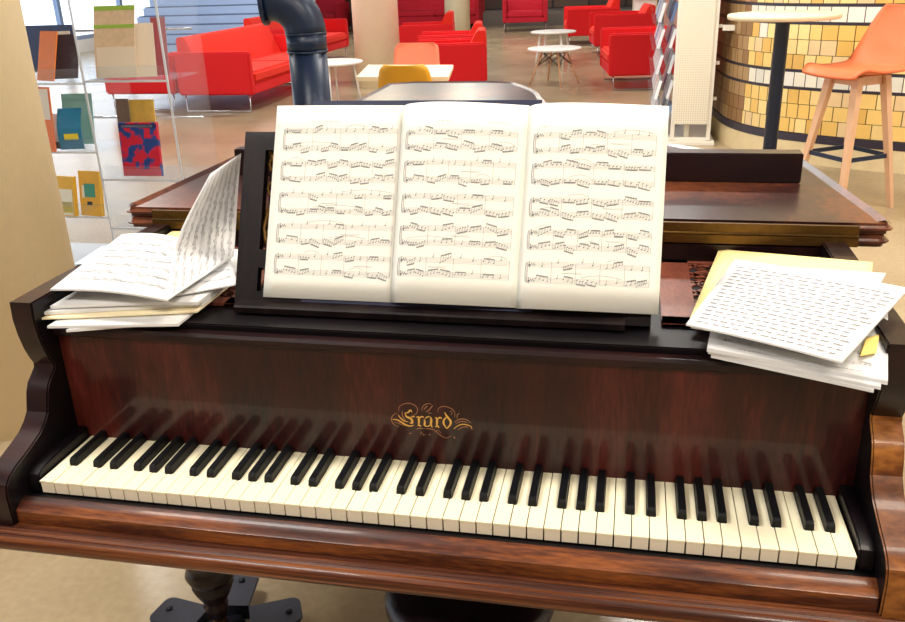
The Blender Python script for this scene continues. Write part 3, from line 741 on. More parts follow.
XL, XR, YF, YB, HC = -11.0, 5.0, -5.0, 22.0, 3.9
bm = bmesh.new(); box(bm, XL-.2, XR+.2, YF, YB+.2, -.1, 0); struct(link_mesh('floor', bm, floor_mat()))
M_ceil = mat('ceiling_paint', rgb(118,98,78), .9)
bm = bmesh.new(); box(bm, XL-.2, XR+.2, YF, YB+.2, HC, HC+.1); struct(link_mesh('ceiling', bm, M_ceil))
# far wall: dark brown glazed brick courses with pale joints
def brick_mat(name, c1, c2, mort, bw, rh, scale=1, ms=.012):
    m = bpy.data.materials.new(name); m.use_nodes = True; nt = m.node_tree; b = nt.nodes['Principled BSDF']
    tc = nt.nodes.new('ShaderNodeTexCoord'); sp = nt.nodes.new('ShaderNodeSeparateXYZ'); cb = nt.nodes.new('ShaderNodeCombineXYZ')
    br = nt.nodes.new('ShaderNodeTexBrick'); br.inputs['Color1'].default_value = c1; br.inputs['Color2'].default_value = c2; br.inputs['Mortar'].default_value = mort
    br.inputs['Scale'].default_value = 1; br.inputs['Brick Width'].default_value = bw; br.inputs['Row Height'].default_value = rh; br.inputs['Mortar Size'].default_value = ms
    nt.links.new(tc.outputs['Object'], sp.inputs[0]); nt.links.new(sp.outputs['X'], cb.inputs[0]); nt.links.new(sp.outputs['Z'], cb.inputs[1])
    nt.links.new(cb.outputs[0], br.inputs[0]); nt.links.new(br.outputs['Color'], b.inputs['Base Color']); b.inputs['Roughness'].default_value = .45
    return m
bm = bmesh.new(); box(bm, XL-.2, XR+.2, YB, YB+.2, 0, HC)
struct(link_mesh('wall_back', bm, brick_mat('brown_brick', rgb(62,46,40), rgb(96,72,58), rgb(26,20,20), .9, .34, 1, .03)))
bm = bmesh.new(); box(bm, -4.6, 2.2, 20.9, YB-.001, 0, .34); struct(link_mesh('trim_1', bm, mat('stone_plinth', rgb(104,98,92), .6, noise=.15, scale=3)))
bm = bmesh.new(); box(bm, XR, XR+.2, YF, YB, 0, HC); struct(link_mesh('wall_right', bm, M_wallp))
bm = bmesh.new(); box(bm, XL-.2, XR+.2, YF-.2, YF, 0, HC); struct(link_mesh('wall_front', bm, mat('taupe_paint', rgb(128,112,98), .85)))
# left: glazed front, mullions and panes
bm = bmesh.new(); box(bm, XL-.2, XL, YF, YB, 0, .25); box(bm, XL-.2, XL, YF, YB, 3.5, HC); struct(link_mesh('wall_left', bm, M_wallp))
bays = 12; bw = (YB-YF)/bays
for k in range(bays):
    ya = YF+k*bw
    bm = bmesh.new()
    box(bm, XL-.12, XL-.02, ya, ya+.10, .25, 3.5); box(bm, XL-.12, XL-.02, ya+.1, ya+bw, .25, .33); box(bm, XL-.12, XL-.02, ya+.1, ya+bw, 3.42, 3.5); box(bm, XL-.11,XL-.03, ya+.1,ya+bw,1.9,1.96)
    w = struct(link_mesh('window_%d'%(k+1), bm, M_mullion))
    bm = bmesh.new(); box(bm, XL-.075, XL-.065, ya+.1, ya+bw, .33, 3.42); g = link_mesh('pane', bm, M_glass, w)
# staircase at the left back
bm = bmesh.new()
for k in range(14):
    y = 15.3+.30*k; z = .165*k
    box(bm, -9.9,-6.3, y, y+.33, z, z+.145); 
struct(link_mesh('trim_2', bm, M_stair), 'pale blue staircase treads')
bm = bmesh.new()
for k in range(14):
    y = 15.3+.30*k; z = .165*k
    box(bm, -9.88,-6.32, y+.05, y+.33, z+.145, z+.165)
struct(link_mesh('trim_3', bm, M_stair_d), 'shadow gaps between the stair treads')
# peach wall panel on the right far side
bm = bmesh.new(); box(bm, .72, 1.9, 14.3, 14.42, 0, HC); struct(link_mesh('wall_side', bm, M_peachw))

# curved tiled wall
Yel = [mat('yellow_tile_%d'%i, c, .3, noise=.06, scale=15) for i,c in enumerate((rgb(244,206,122), rgb(238,196,108), rgb(246,218,146), rgb(230,184,96), rgb(240,210,140), rgb(236,204,152)))]
Whi = [mat('white_tile_%d'%i, c, .3) for i,c in enumerate((rgb(238,232,212), rgb(226,222,206), rgb(240,236,224)))]
M_stripe = mat('charcoal_tile', rgb(52,46,58), .4)
M_plinth = mat('rough_cream_plinth', rgb(226,206,160), .8, noise=.12, scale=14, bump=.3)
M_grout = mat('dark_grout', rgb(96,68,48), .8)
curve = catmull([(.98,8.4,0),(.96,7.4,0),(.985,6.75,0),(1.06,6.28,0),(1.24,5.92,0),(1.55,5.66,0),(1.95,5.44,0),(2.5,5.22,0),(3.2,5.02,0),(4.2,4.85,0),(4.98,4.8,0)], 24)
cum = [0]
for a,b in zip(curve,curve[1:]): cum.append(cum[-1]+(b-a).length)
def at(s):
    s = min(max(s,0),cum[-1]-1e-6)
    i = max(j for j in range(len(cum)-1) if cum[j] <= s); k = (s-cum[i])/(cum[i+1]-cum[i])
    p = curve[i]*(1-k)+curve[i+1]*k; d = (curve[i+1]-curve[i]).normalized()
    return p, Vector((d.y,-d.x,0))
bm = bmesh.new()
Shd = [mat('shaded_tile_%d'%i, c, .35) for i,c in enumerate((rgb(176,142,98), rgb(150,112,72)))]  # shade on the wall's receding left end, put into the tile colour
mats = [M_grout, M_plinth, M_stripe]+Yel+Whi+Shd
N = 90
def strip(z0,z1,off,mi,s0=0,s1=None):
    s1 = s1 or cum[-1]
    for k in range(N):
        a,na = at(s0+(s1-s0)*k/N); b,nb = at(s0+(s1-s0)*(k+1)/N)
        a = a-na*-off if False else a+na*(-off); b = b+nb*(-off)
        quad(bm,(a.x,a.y,z0),(b.x,b.y,z0),(b.x,b.y,z1),(a.x,a.y,z1),mi)
# orientation: normal (d.y,-d.x) points to the right of travel; the room lies on that side
def off_pt(s, o):
    p,nn = at(s); return p+nn*o
rt = random.Random(4)
def vband(z0,z1,o,mi,close=True):
    for k in range(N):
        a = off_pt(cum[-1]*k/N,o); b = off_pt(cum[-1]*(k+1)/N,o)
        quad(bm,(a.x,a.y,z0),(b.x,b.y,z0),(b.x,b.y,z1),(a.x,a.y,z1),mi)
        a0 = off_pt(cum[-1]*k/N,0); b0 = off_pt(cum[-1]*(k+1)/N,0)
        quad(bm,(a.x,a.y,z1),(b.x,b.y,z1),(b0.x,b0.y,z1),(a0.x,a0.y,z1),mi)
vband(0, HC-.001, 0, 0)
vband(0,.155,.012,1); vband(.155,.212,.014,2)
z = .215; row = 0; T = .1025
pattern = ['y','y','y','k','w','k']
while z < HC-.15:
    t = pattern[row%6]
    if t == 'k':
        vband(z,z+.016,.006,2); z += .018; row += 1; continue
    s = rt.uniform(0,.05)
    while s < cum[-1]-.1:
        w = .085 if s < 2.9 else .112
        if rt.random() < .06: w *= .5
        mi = (3+rt.randrange(6)) if t == 'y' else (9+rt.randrange(3))
        if s < 2.30: mi = 12+rt.randrange(2)  # turned-away end of the wall takes the painted shade
        if t == 'y' and s > 2.30 and rt.random() < .05: mi = 9
        p0 = off_pt(s+.003,.005); p1 = off_pt(s+w-.003,.005)
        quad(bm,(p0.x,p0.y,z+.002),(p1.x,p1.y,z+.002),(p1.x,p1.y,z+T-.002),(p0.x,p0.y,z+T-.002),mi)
        s += w
    z += T; row += 1
for f_ in bm.faces:
    pass
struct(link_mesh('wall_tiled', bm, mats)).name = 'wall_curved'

# columns
def column(x,y,r,m,label):
    bm = bmesh.new(); lathe(bm,[(r,0),(r,HC-.001)],x,y,64); o = link_mesh('column', bm, m); tag(o,label,'column'); return o
column(-1.91,1.44,.31,M_column,'thick tan plaster column right beside the left end of the piano')
column(-2.98,10.15,.292,M_column2,'cream column behind the pale wooden table and peach chair')
column(-3.78,19.6,.29,M_column2,'cream column far back between the crimson sofa and lounge chair')

# ------------------------------------------------------------------ navy duct with elbow
t = thing('ventilation_pipe','dark navy metal pipe with an elbow bending left, behind the piano','pipe',(-1.30,3.2,0))
bm = bmesh.new(); tube(bm,[(0,0,.021),(0,0,1.08)],.094,40); link_mesh('pipe_shaft', bm, M_navym, t)
bm = bmesh.new()
tube(bm,[(0,0,1.06),(0,0,1.155)],.098,40)
el = [(0,0,1.15)]+[(-.15*(1-math.cos(a)),-.03*(1-math.cos(a)),1.15+.16*math.sin(a)) for a in [k*PI/20 for k in range(1,11)]]+[(-.175,-.035,1.31)]
tube(bm, el, .100, 40); link_mesh('elbow', bm, M_navym, t)
bm = bmesh.new(); tube(bm,[(-.172,-.034,1.31),(-.192,-.038,1.31)],.118,40); link_mesh('flange', bm, M_navym, t)
for z in (1.065,1.15):
    bm = bmesh.new(); tube(bm,[(0,0,z-.005),(0,0,z+.005)],.1015,40); link_mesh('seam_ring', bm, M_navym, t)
bm = bmesh.new(); lathe(bm,[(.14,0),(.14,.012),(.09,.02)],0,0,32); link_mesh('base_ring', bm, M_navym, t)

# ------------------------------------------------------------------ seating
def seating(name,label,cat,x,y,rz,w,d,mA,mS,arm_h=.62,back_h=.78,bot=.17,group=None,legs='sled',cushions=1,at_=.09):
    """faces local -Y; origin at the middle of the footprint"""
    t = thing(name,label,cat,(x,y,0),rz,group)
    for s in (-1,1):
        xa,xb = sorted((s*w/2, s*(w/2-at_)))
        bm = bmesh.new(); box(bm,xa,xb,-d/2,d/2,bot,arm_h,.018,0,3); smooth_by_angle(link_mesh('arm',bm,mA,t),40)
    bm = bmesh.new(); box(bm,-w/2+at_,w/2-at_,-d/2+.01,d/2-.02,bot,.30,.01); smooth_by_angle(link_mesh('seat_base',bm,mA,t),40)
    n = cushions; cw = (w-2*at_)/n
    for k in range(n):
        xa = -w/2+at_+k*cw+.003
        bm = bmesh.new(); box(bm,xa,xa+cw-.006,-d/2-.005,d/2-.2,.302,.43,.03,0,3); smooth_by_angle(link_mesh('seat_cushion',bm,mS,t),50)
    # backrest: wedge leaning back, rounded top
    pr_ = [(d/2-.27,.432),(d/2-.115,back_h-.03),(d/2-.09,back_h-.004),(d/2-.07,back_h),(d/2-.02,back_h-.003),(d/2-.002,back_h-.03),(d/2-.002,.302),(d/2-.27,.302)]
    bm = bmesh.new(); extrude_x(bm,pr_,-w/2+at_+.002,w/2-at_-.002,0,.012); smooth_by_angle(link_mesh('backrest',bm,mS,t),50)
    for s in (-1,1):
        xx = s*(w/2-.045)
        bm = bmesh.new()
        if legs == 'sled':
            tube(bm,[(xx,-d/2+.06,bot),(xx,-d/2+.06,.012),(xx,d/2-.06,.012),(xx,d/2-.06,bot)],.011,6)
            link_mesh('sled_leg',bm,M_chrome,t)
    return t
G='red lounge sofas and armchairs'
# sofas at left (face +x)
seating('sofa','bright red sofa nearest the blue-black pipe, side panel facing us','sofa',-4.22,9.22,PI/2,2.5,.88,M_red,M_redo,arm_h=.645,back_h=.80,bot=.19,cushions=2,group=G)
seating('sofa','red sofa further back, its far arm right of the pipe','sofa',-5.03,12.75,PI/2,2.4,.88,M_red,M_redo,arm_h=.645,back_h=.80,bot=.19,cushions=2,group=G)
seating('sofa','red sofa seen through the clear brochure stand, back to back with another','sofa',-5.20,9.3,-PI/2,2.4,.88,M_red,M_red,arm_h=.62,back_h=.63,bot=.19,cushions=2,group=G)
def place_corner(px,py,a,w,d,front=1):
    f = Vector((-math.cos(a),-math.sin(a))); q = Vector((math.sin(a),-math.cos(a)))
    c = Vector((px,py))-f*d/2*front-q*w/2
    return c.x, c.y, -PI/2+a
# left group (face -x)
yy = ((8.95,'nearest of the three red armchairs in front of the cream column'),(10.05,'middle of the three red armchairs by the cream column'),(11.95,'furthest of the three red armchairs by the cream column'))
seating('armchair',yy[0][1],'armchair',*place_corner(-1.37,9.0,.15,.80,.84,-1),.80,.84,M_red,M_redo,arm_h=.615,back_h=.74,bot=.10,group=G)
seating('armchair',yy[1][1],'armchair',*place_corner(-1.62,10.25,.15,.80,.84,-1),.80,.84,M_red,M_redo,arm_h=.615,back_h=.74,bot=.10,group=G)
seating('armchair',yy[2][1],'armchair',*place_corner(-2.42,12.3,.15,.80,.84,-1),.80,.84,M_red,M_redo,arm_h=.615,back_h=.78,bot=.10,group=G)
# right group (face -x)
seating('armchair','nearest red armchair at right, beside the white leaflet rack','armchair',*place_corner(-.01,9.5,.14,1.06,.92),1.06,.92,M_red,M_redo,arm_h=.645,back_h=.66,bot=.17,group=G)
seating('armchair','second red armchair from the front at right','armchair',*place_corner(-.36,13.3,.14,.88,.95),.88,.95,M_red,M_redo,arm_h=.645,back_h=.76,bot=.17,group=G)
seating('armchair','third and furthest red armchair at right, beyond the round white tables','armchair',*place_corner(-.95,15.4,.14,.88,.95),.88,.95,M_red,M_redo,arm_h=.645,back_h=.80,bot=.17,group=G)
seating('armchair','crimson armchair facing us in front of the dark brick wall','armchair',-2.2,19.5,.12,1.0,.85,M_crim,M_crim,arm_h=.68,back_h=.85,bot=.20,group=G)
seating('sofa','long crimson sofa far back between the two cream columns','sofa',-4.95,20.75,0,3.1,.9,M_crim,M_crim,arm_h=.68,back_h=.95,bot=.12,cushions=3,group=G)
seating('sofa','dark crimson sofa far back behind the leftmost red sofas','sofa',-7.8,20.5,0,2.0,.9,M_crim,M_crim,arm_h=.68,back_h=.95,bot=.12,cushions=2,group=G)

# ------------------------------------------------------------------ tables
t = thing('side_table','round white side table with crossed dark wire braces on thin wooden legs','table',(-.70,10.15,0))
bm = bmesh.new(); lathe(bm,[(.31,.415),(.33,.42),(.335,.435),(.33,.448),(.31,.45)],0,0,48); link_mesh('table_top',bm,M_whitet,t,True)
for k in range(4):
    a = k*PI/2+.35; c_,s_ = math.cos(a),math.sin(a)
    bm = bmesh.new(); tube(bm,[(.15*c_,.15*s_,.414),(.32*c_,.32*s_,0.0)],.013,8,0,.009); link_mesh('leg',bm,M_beech,t)
    b = a+PI/2; c2,s2 = math.cos(b),math.sin(b)
    bm = bmesh.new(); tube(bm,[(.15*c_,.15*s_,.41),(.225*c2,.225*s2,.235)],.006,6); tube(bm,[(.15*c2,.15*s2,.41),(.225*c_,.225*s_,.235)],.006,6); link_mesh('wire_brace',bm,M_blackm,t)
t = thing('side_table','round white side table with white legs, just behind the wire-braced one','table',(-.95,12.75,0))
bm = bmesh.new(); lathe(bm,[(.33,.435),(.345,.44),(.345,.455),(.33,.46)],0,0,48); link_mesh('table_top',bm,M_whitet,t,True)
for k in range(4):
    a = k*PI/2+.6; c_,s_ = math.cos(a),math.sin(a)
    bm = bmesh.new(); tube(bm,[(.22*c_,.22*s_,.434),(.30*c_,.30*s_,0)],.018,8,0,.013); link_mesh('leg',bm,M_whitet,t)
t = thing('side_table','low oval white table between the navy pipe and cream column','table',(-3.0,8.4,0))
bm = bmesh.new(); lathe(bm,[(.33,.468),(.345,.475),(.345,.49),(.33,.495)],0,0,48); link_mesh('table_top',bm,M_whitet,t,True)
for k in range(4):
    a = k*PI/2+.2; c_,s_ = math.cos(a),math.sin(a)
    bm = bmesh.new(); tube(bm,[(.24*c_,.24*s_,.467),(.30*c_,.30*s_,0)],.010,8); link_mesh('leg',bm,M_whitet,t)
t = thing('cafe_table','square pale birch table between the yellow and peach chairs','table',(-1.33,5.22,0),.0)
bm = bmesh.new(); o4 = [(-.27,-.34),(.39,-.385),(.28,.34),(-.41,.42)]
extrude_z(bm,o4,.712,.742,.002); link_mesh('table_top',bm,M_birch,t)
bm = bmesh.new(); lathe(bm,[(.035,.02),(.03,.05),(.03,.70),(.10,.711)],0,0,24); link_mesh('pedestal',bm,M_chrome,t,True)
bm = bmesh.new(); lathe(bm,[(.24,0),(.24,.012),(.05,.022)],0,0,32); link_mesh('base',bm,M_chrome,t,True)

def shell_chair(name,label,x,y,rz,m,wt=.36,top=.80,seat=.46,scale=1.0,legm=None,footrest=False,wb=.46,d=.44,rise=None):
    """moulded shell chair; faces local -Y"""
    t = thing(name,label,'chair',(x,y,0),rz)
    # shell as one surface: seat front -> seat -> bend -> back top
    S_ = [(-d/2-.005,seat-.025,.40*wb/.46),(-d/2+.04,seat+.008,.44*wb/.46),(-.05,seat-.008,.46*wb/.46),(d/2-.08,seat+.0,.47*wb/.46),(d/2-.02,seat+.05,.47*wb/.46),(d/2+.03,seat+.14,.45*wb/.46),(d/2+.06,(seat+top)/2+.04,.42*wb/.46),(d/2+.085,top-.04,wt),(d/2+.09,top,wt*.80)]
    C_ = catmull([(a,b,c) for a,b,c in S_],5)
    bm = bmesh.new(); nu = 12; rows_ = []
    n = len(C_)
    for i,p in enumerate(C_):
        d_ = C_[min(i+1,n-1)]-C_[max(i-1,0)]; nn = Vector((0,-d_.y,d_.x)).normalized()   # in (y,z)
        w = p.z; row_ = []
        for j in range(nu+1):
            u = -1+2*j/nu
            lift = (.035 if not footrest else .022)*abs(u)**3
            row_.append(Vector((u*w/2, p.x+nn.y*lift, p.y+nn.z*lift)))
        rows_.append(row_)
    Tp = [[bm.verts.new(v) for v in r_] for r_ in rows_]
    th = .014
    Bt = [[bm.verts.new((v.x, v.y+ (th if i > n*.5 else th*.3), v.z-(th if i < n*.6 else th*.2))) for v in r_] for i,r_ in enumerate(rows_)]
    for i in range(n-1):
        for j in range(nu):
            bm.faces.new([Tp[i][j],Tp[i][j+1],Tp[i+1][j+1],Tp[i+1][j]]); bm.faces.new([Bt[i][j],Bt[i+1][j],Bt[i+1][j+1],Bt[i][j+1]])
        bm.faces.new([Tp[i][0],Tp[i+1][0],Bt[i+1][0],Bt[i][0]]); bm.faces.new([Tp[i][nu],Bt[i][nu],Bt[i+1][nu],Tp[i+1][nu]])
    for j in range(nu):
        bm.faces.new([Tp[0][j],Bt[0][j],Bt[0][j+1],Tp[0][j+1]]); bm.faces.new([Tp[-1][j],Tp[-1][j+1],Bt[-1][j+1],Bt[-1][j]])
    link_mesh('shell',bm,m,t,True)
    lm = legm or M_beech; zs = seat-.028
    bm = bmesh.new(); a_ = .14 if not footrest else .105; tp_ = a_-.005
    box(bm,-a_,a_,-a_,-a_+.03,zs-.05,zs+.0); box(bm,-a_,a_,a_-.03,a_,zs-.05,zs); box(bm,-a_,-a_+.03,-a_,a_,zs-.05,zs); box(bm,a_-.03,a_,-a_,a_,zs-.05,zs)
    link_mesh('seat_frame',bm,lm,t)
    sp = .205 if not footrest else .195
    feet = []
    for sx in (-1,1):
        for sy in (-1,1):
            n_ = bmesh.new(); A0 = Vector((sx*tp_,sy*tp_,zs)); B0 = Vector((sx*sp,sy*sp,0)); feet.append((sx,sy))
            wa,wb_ = (.025,.015)
            va = [n_.verts.new(A0+Vector((i*wa,j*wa*.8,0))) for i,j in ((-1,-1),(1,-1),(1,1),(-1,1))]
            vb = [n_.verts.new(B0+Vector((i*wb_,j*wb_*.8,0))) for i,j in ((-1,-1),(1,-1),(1,1),(-1,1))]
            for i in range(4): n_.faces.new([va[i],va[(i+1)%4],vb[(i+1)%4],vb[i]])
            n_.faces.new(va); n_.faces.new(vb[::-1]); bmesh.ops.recalc_face_normals(n_,faces=n_.faces)
            bm = bmesh.new(); merge(bm,n_); link_mesh('leg',bm,lm,t)
    if footrest:
        zf = .31; k = tp_+(sp-tp_)*(1-zf/zs); bm = bmesh.new()
        for (a,b) in (((-1,-1),(1,-1)),((1,-1),(1,1)),((1,1),(-1,1)),((-1,1),(-1,-1))):
            pa = Vector((a[0]*k,a[1]*k,zf)); pb = Vector((b[0]*k,b[1]*k,zf)); d2 = (pb-pa).normalized(); q2 = Vector((-d2.y,d2.x,0))*.003
            for (o1,o2) in ((q2,-q2),):
                P8 = [pa+o1,pb+o1,pb-o1,pa-o1]
                vs0 = [bm.verts.new(v-Vector((0,0,.013))) for v in P8]; vs1 = [bm.verts.new(v+Vector((0,0,.013))) for v in P8]
                bm.faces.new(vs0[::-1]); bm.faces.new(vs1)
                for i in range(4): bm.faces.new([vs0[i],vs0[(i+1)%4],vs1[(i+1)%4],vs1[i]])
        link_mesh('footrest',bm,M_navym,t)
    return t
shell_chair('shell_chair','mustard yellow shell chair in front of the pale birch table',-1.19,4.90,PI,M_mustard,wt=.33,top=.846,wb=.41)
shell_chair('shell_chair','peach shell chair behind the pale birch table',-1.50,5.98,0,M_peach,wt=.37,top=.846,wb=.43)
shell_chair('bar_stool','tall orange bar stool with beech legs beside the high round table',1.555,4.52,-1.0,M_orange,wt=.34,top=1.14,seat=.80,legm=M_beech,footrest=True,wb=.46,d=.42)
t = thing('bar_table','high round birch bar table on a navy post by the tiled wall','table',(1.17,4.92,0))
bm = bmesh.new(); lathe(bm,[(.325,1.062),(.333,1.067),(.333,1.087),(.328,1.092)],0,0,64); link_mesh('table_top',bm,M_birch,t,True)
bm = bmesh.new(); lathe(bm,[(.04,.02),(.043,.03),(.043,1.03),(.09,1.061)],0,0,32); link_mesh('post',bm,M_navym,t,True)
bm = bmesh.new(); lathe(bm,[(.24,0),(.24,.014),(.04,.022)],0,0,40); link_mesh('base',bm,M_navym,t,True)

# ------------------------------------------------------------------ white perforated leaflet rack at right
def perforated():
    m = bpy.data.materials.new('perforated_steel'); m.use_nodes = True; nt = m.node_tree; b = nt.nodes['Principled BSDF']
    tc = nt.nodes.new('ShaderNodeTexCoord'); vo = nt.nodes.new('ShaderNodeTexVoronoi'); vo.inputs['Scale'].default_value = 55; vo.inputs['Randomness'].default_value = 0
    cr = nt.nodes.new('ShaderNodeValToRGB'); cr.color_ramp.elements[0].position = .2; cr.color_ramp.elements[0].color = rgb(196,184,160)
    cr.color_ramp.elements[1].position = .3; cr.color_ramp.elements[1].color = rgb(238,230,208)
    nt.links.new(tc.outputs['Object'], vo.inputs[0]); nt.links.new(vo.outputs['Distance'], cr.inputs[0]); nt.links.new(cr.outputs[0], b.inputs['Base Color']); b.inputs['Roughness'].default_value = .5
    return m
M_perf = perforated(); M_rackw = mat('rack_white', rgb(236,230,214), .4)
t = thing('leaflet_rack','tall white perforated steel rack with clear pockets of discs, by the tiled wall','rack',(.545,6.30,0))
bm = bmesh.new(); box(bm,.075,.335,.02,.035,.17,1.75,.002); link_mesh('end_panel',bm,M_perf,t)
for x in (.05,.335):
    bm = bmesh.new(); box(bm,x,x+.03,.04,.09,.04,1.8); link_mesh('upright',bm,M_rackw,t)
bm = bmesh.new(); box(bm,-.10,.40,0,1.5,.0,.03,.003); box(bm,.0,.37,.05,1.45,.03,.055,.003); link_mesh('base',bm,M_rackw,t)
bm = bmesh.new(); box(bm,.16,.20,.1,1.4,.05,1.75); link_mesh('back_panel',bm,M_rackw,t)
for k in range(5):
    z = .35+.28*k; bm = bmesh.new(); box(bm,.36,.40,.10,.13,z,z+.025); 
    if k == 2: box(bm,.40,.50,.06,.12,z-.02,z+.02)
    link_mesh('bracket',bm,M_rackw,t)
rk = random.Random(8)
discs = [mat('disc_case_%d'%i,c,.25) for i,c in enumerate((rgb(226,232,242),rgb(244,244,246),rgb(150,176,214),rgb(220,224,230),rgb(236,226,220),rgb(110,130,170)))]
pc = 0
for lv in range(8):
    z = .16+.2*lv
    bm = bmesh.new(); box(bm,-.13,.16,.06,1.42,z-.008,z-.003); box(bm,-.133,-.13,.06,1.42,z-.008,z+.07); box(bm,-.03,-.027,.06,1.42,z-.003,z+.07); link_mesh('pocket_shelf',bm,M_acr,t)
    for k in range(4):
        for q_ in range(2):
            y0 = .09+.33*k+.03*q_
            bm = bmesh.new(); w_ = .27
            M = Matrix.Translation((-.085+.095*q_,y0,z)) @ Matrix.Rotation(.25,4,'Y')
            box(bm,-.012,.012,0,w_,0,.15,.001,0,1,M)
            o = link_mesh('disc_case',bm,rk.choice(discs)); o.location = (.545,6.30,0)
            tag(o,'small disc case in the clear pockets of the white leaflet rack','disc case','disc cases in the white leaflet rack')
# small distant rack
t = thing('leaflet_rack','narrow distant leaflet rack beside the peach wall','rack',(.20,14.95,0))
bm = bmesh.new(); box(bm,.0,.42,.0,.30,.0,.04); link_mesh('base',bm,M_rackw,t)
bm = bmesh.new(); box(bm,.0,.42,.28,.30,.04,1.7); link_mesh('back_panel',bm,M_rackw,t)
for k in range(7):
    z = .2+.2*k; bm = bmesh.new(); box(bm,.02,.40,.12,.28,z,z+.012); link_mesh('shelf',bm,M_rackw,t)
    bm = bmesh.new(); M = Matrix.Translation((.03,.18,z+.012)) @ Matrix.Rotation(-.2,4,'X'); box(bm,0,.16,0,.01,0,.16,0,0,1,M); box(bm,.18,.36,0,.01,0,.15,0,0,1,M)
    o = link_mesh('leaflet',bm,rk.choice(discs)); o.location = (.20,14.95,0)
    tag(o,'pale leaflets on a shelf of the narrow distant rack','leaflet','leaflets in the distant rack')

# ------------------------------------------------------------------ clear acrylic brochure stand at left
t = thing('brochure_stand','clear acrylic brochure stand between the tan column and the red sofa','stand',(-2.25,2.92,0))
for x in (-.62,-.035,.40):
    bm = bmesh.new(); box(bm,x-.004,x+.004,-.12,.26,.04,1.75); p = link_mesh('side_panel',bm,M_acr,t)
    bm = bmesh.new(); box(bm,x-.005,x+.005,-.126,-.120,.04,1.75); link_mesh('panel_edge',bm,M_acre,p)
bm = bmesh.new(); box(bm,-.66,.44,-.16,.30,0,.03,.004); link_mesh('base',bm,M_acre,t)
def shelf(x0,x1,z,lip=.07):
    bm = bmesh.new(); box(bm,x0,x1,-.12,.20,z,z+.006); s = link_mesh('shelf',bm,M_acr,t)
    bm = bmesh.new(); box(bm,x0,x1,-.126,-.120,z-.002,z+.008); link_mesh('shelf_edge',bm,M_acre,s)
    bm = bmesh.new(); box(bm,x0+.02,x1-.02,-.118,-.114,z+.006,z+lip); box(bm,x0+.02,x1-.02,-.119,-.113,z+lip-.004,z+lip); link_mesh('shelf_lip',bm,M_acr,s)
for z in (.975,.50,.25): shelf(-.03,.395,z)
for z in (.965,.635,.305): shelf(-.615,-.04,z)
bm = bmesh.new(); tube(bm,[(-.62,.18,1.19),(.40,.18,1.19)],.006,8); link_mesh('cross_rod',bm,M_chrome,t)
bm = bmesh.new(); tube(bm,[(-.62,.18,.76),(.40,.18,.76)],.006,8); link_mesh('cross_rod',bm,M_chrome,t)
def booklet(x,y,z,w,h,th,tilt,rz,m,label,cat='brochure',bow=0,extra=None):
    """stands on z, leans back"""
    M = Matrix.Translation((x,y,z)) @ Matrix.Rotation(rz,4,'Z') @ Matrix.Rotation(-tilt,4,'X')
    r = thing('brochure',label,cat,(x,y,z)); r.rotation_euler = (M.to_3x3().to_euler()); 
    bm = bmesh.new(); n = 8
    F_ = [];B_ = []
    for j in range(n+1):
        v = j/n; o = bow*math.sin(PI*v)
        F_.append([bm.verts.new((-w/2,o,v*h)),bm.verts.new((w/2,o,v*h))]); B_.append([bm.verts.new((-w/2,o+th,v*h)),bm.verts.new((w/2,o+th,v*h))])
    for j in range(n):
        bm.faces.new([F_[j][0],F_[j][1],F_[j+1][1],F_[j+1][0]]); bm.faces.new([B_[j][0],B_[j+1][0],B_[j+1][1],B_[j][1]])
        bm.faces.new([F_[j][0],F_[j+1][0],B_[j+1][0],B_[j][0]]); bm.faces.new([F_[j][1],B_[j][1],B_[j+1][1],F_[j+1][1]])
    bm.faces.new([F_[0][0],B_[0][0],B_[0][1],F_[0][1]]); bm.faces.new([F_[n][0],F_[n][1],B_[n][1],B_[n][0]])
    link_mesh('cover',bm,m,r)
    for (nm,x0,x1,z0,z1,mm) in (extra or []):
        bm = bmesh.new(); k_ = 6
        for j in range(k_):
            za = z0+(z1-z0)*j/k_; zb = z0+(z1-z0)*(j+1)/k_; oa = bow*math.sin(PI*za)-.0012; ob = bow*math.sin(PI*zb)-.0012
            quad(bm,((x0-.5)*w,oa,za*h),((x1-.5)*w,oa,za*h),((x1-.5)*w,ob,zb*h),((x0-.5)*w,ob,zb*h))
        link_mesh(nm,bm,mm,r)
    return r
def cm(n,*c,**k): return mat(n,rgb(*c),.45,**k)
M_map = cm('map_print',226,200,168,noise=.25,scale=40); M_green = cm('green_band',160,200,80); M_tan = cm('tan_print',240,226,206)
booklet(-2.135,2.840,.99,.20,.335,.006,.30,.12,M_map,'folded map brochure with green top bands in the upper tray',extra=[('top_band',0,1,.93,1,M_green),('middle_band',0,1,.68,.73,M_green),('lower_panel',.05,1,.0,.42,M_tan)],bow=-.012)
booklet(-2.02,2.910,.985,.10,.25,.006,.25,.25,M_tan,'tan leaflet right behind the map brochure')
booklet(-1.97,2.970,.985,.07,.27,.006,.2,.2,cm('dusty_red_print',170,80,90,noise=.2),'dusty red leaflet at the right end of the upper tray')
booklet(-2.215,2.990,.985,.10,.26,.008,.15,.1,cm('grey_print',110,116,128,noise=.2),'grey leaflet left behind the map brochure')
M_rb = mat('red_blue_print',rgb(200,30,60),.35,noise=0)
nt = M_rb.node_tree; b_ = nt.nodes['Principled BSDF']; tc = nt.nodes.new('ShaderNodeTexCoord'); nz = nt.nodes.new('ShaderNodeTexNoise'); nz.inputs['Scale'].default_value = 16
cr = nt.nodes.new('ShaderNodeValToRGB'); e = cr.color_ramp.elements; e[0].position = .48; e[0].color = rgb(214,34,64); e[1].position = .54; e[1].color = rgb(38,72,150)
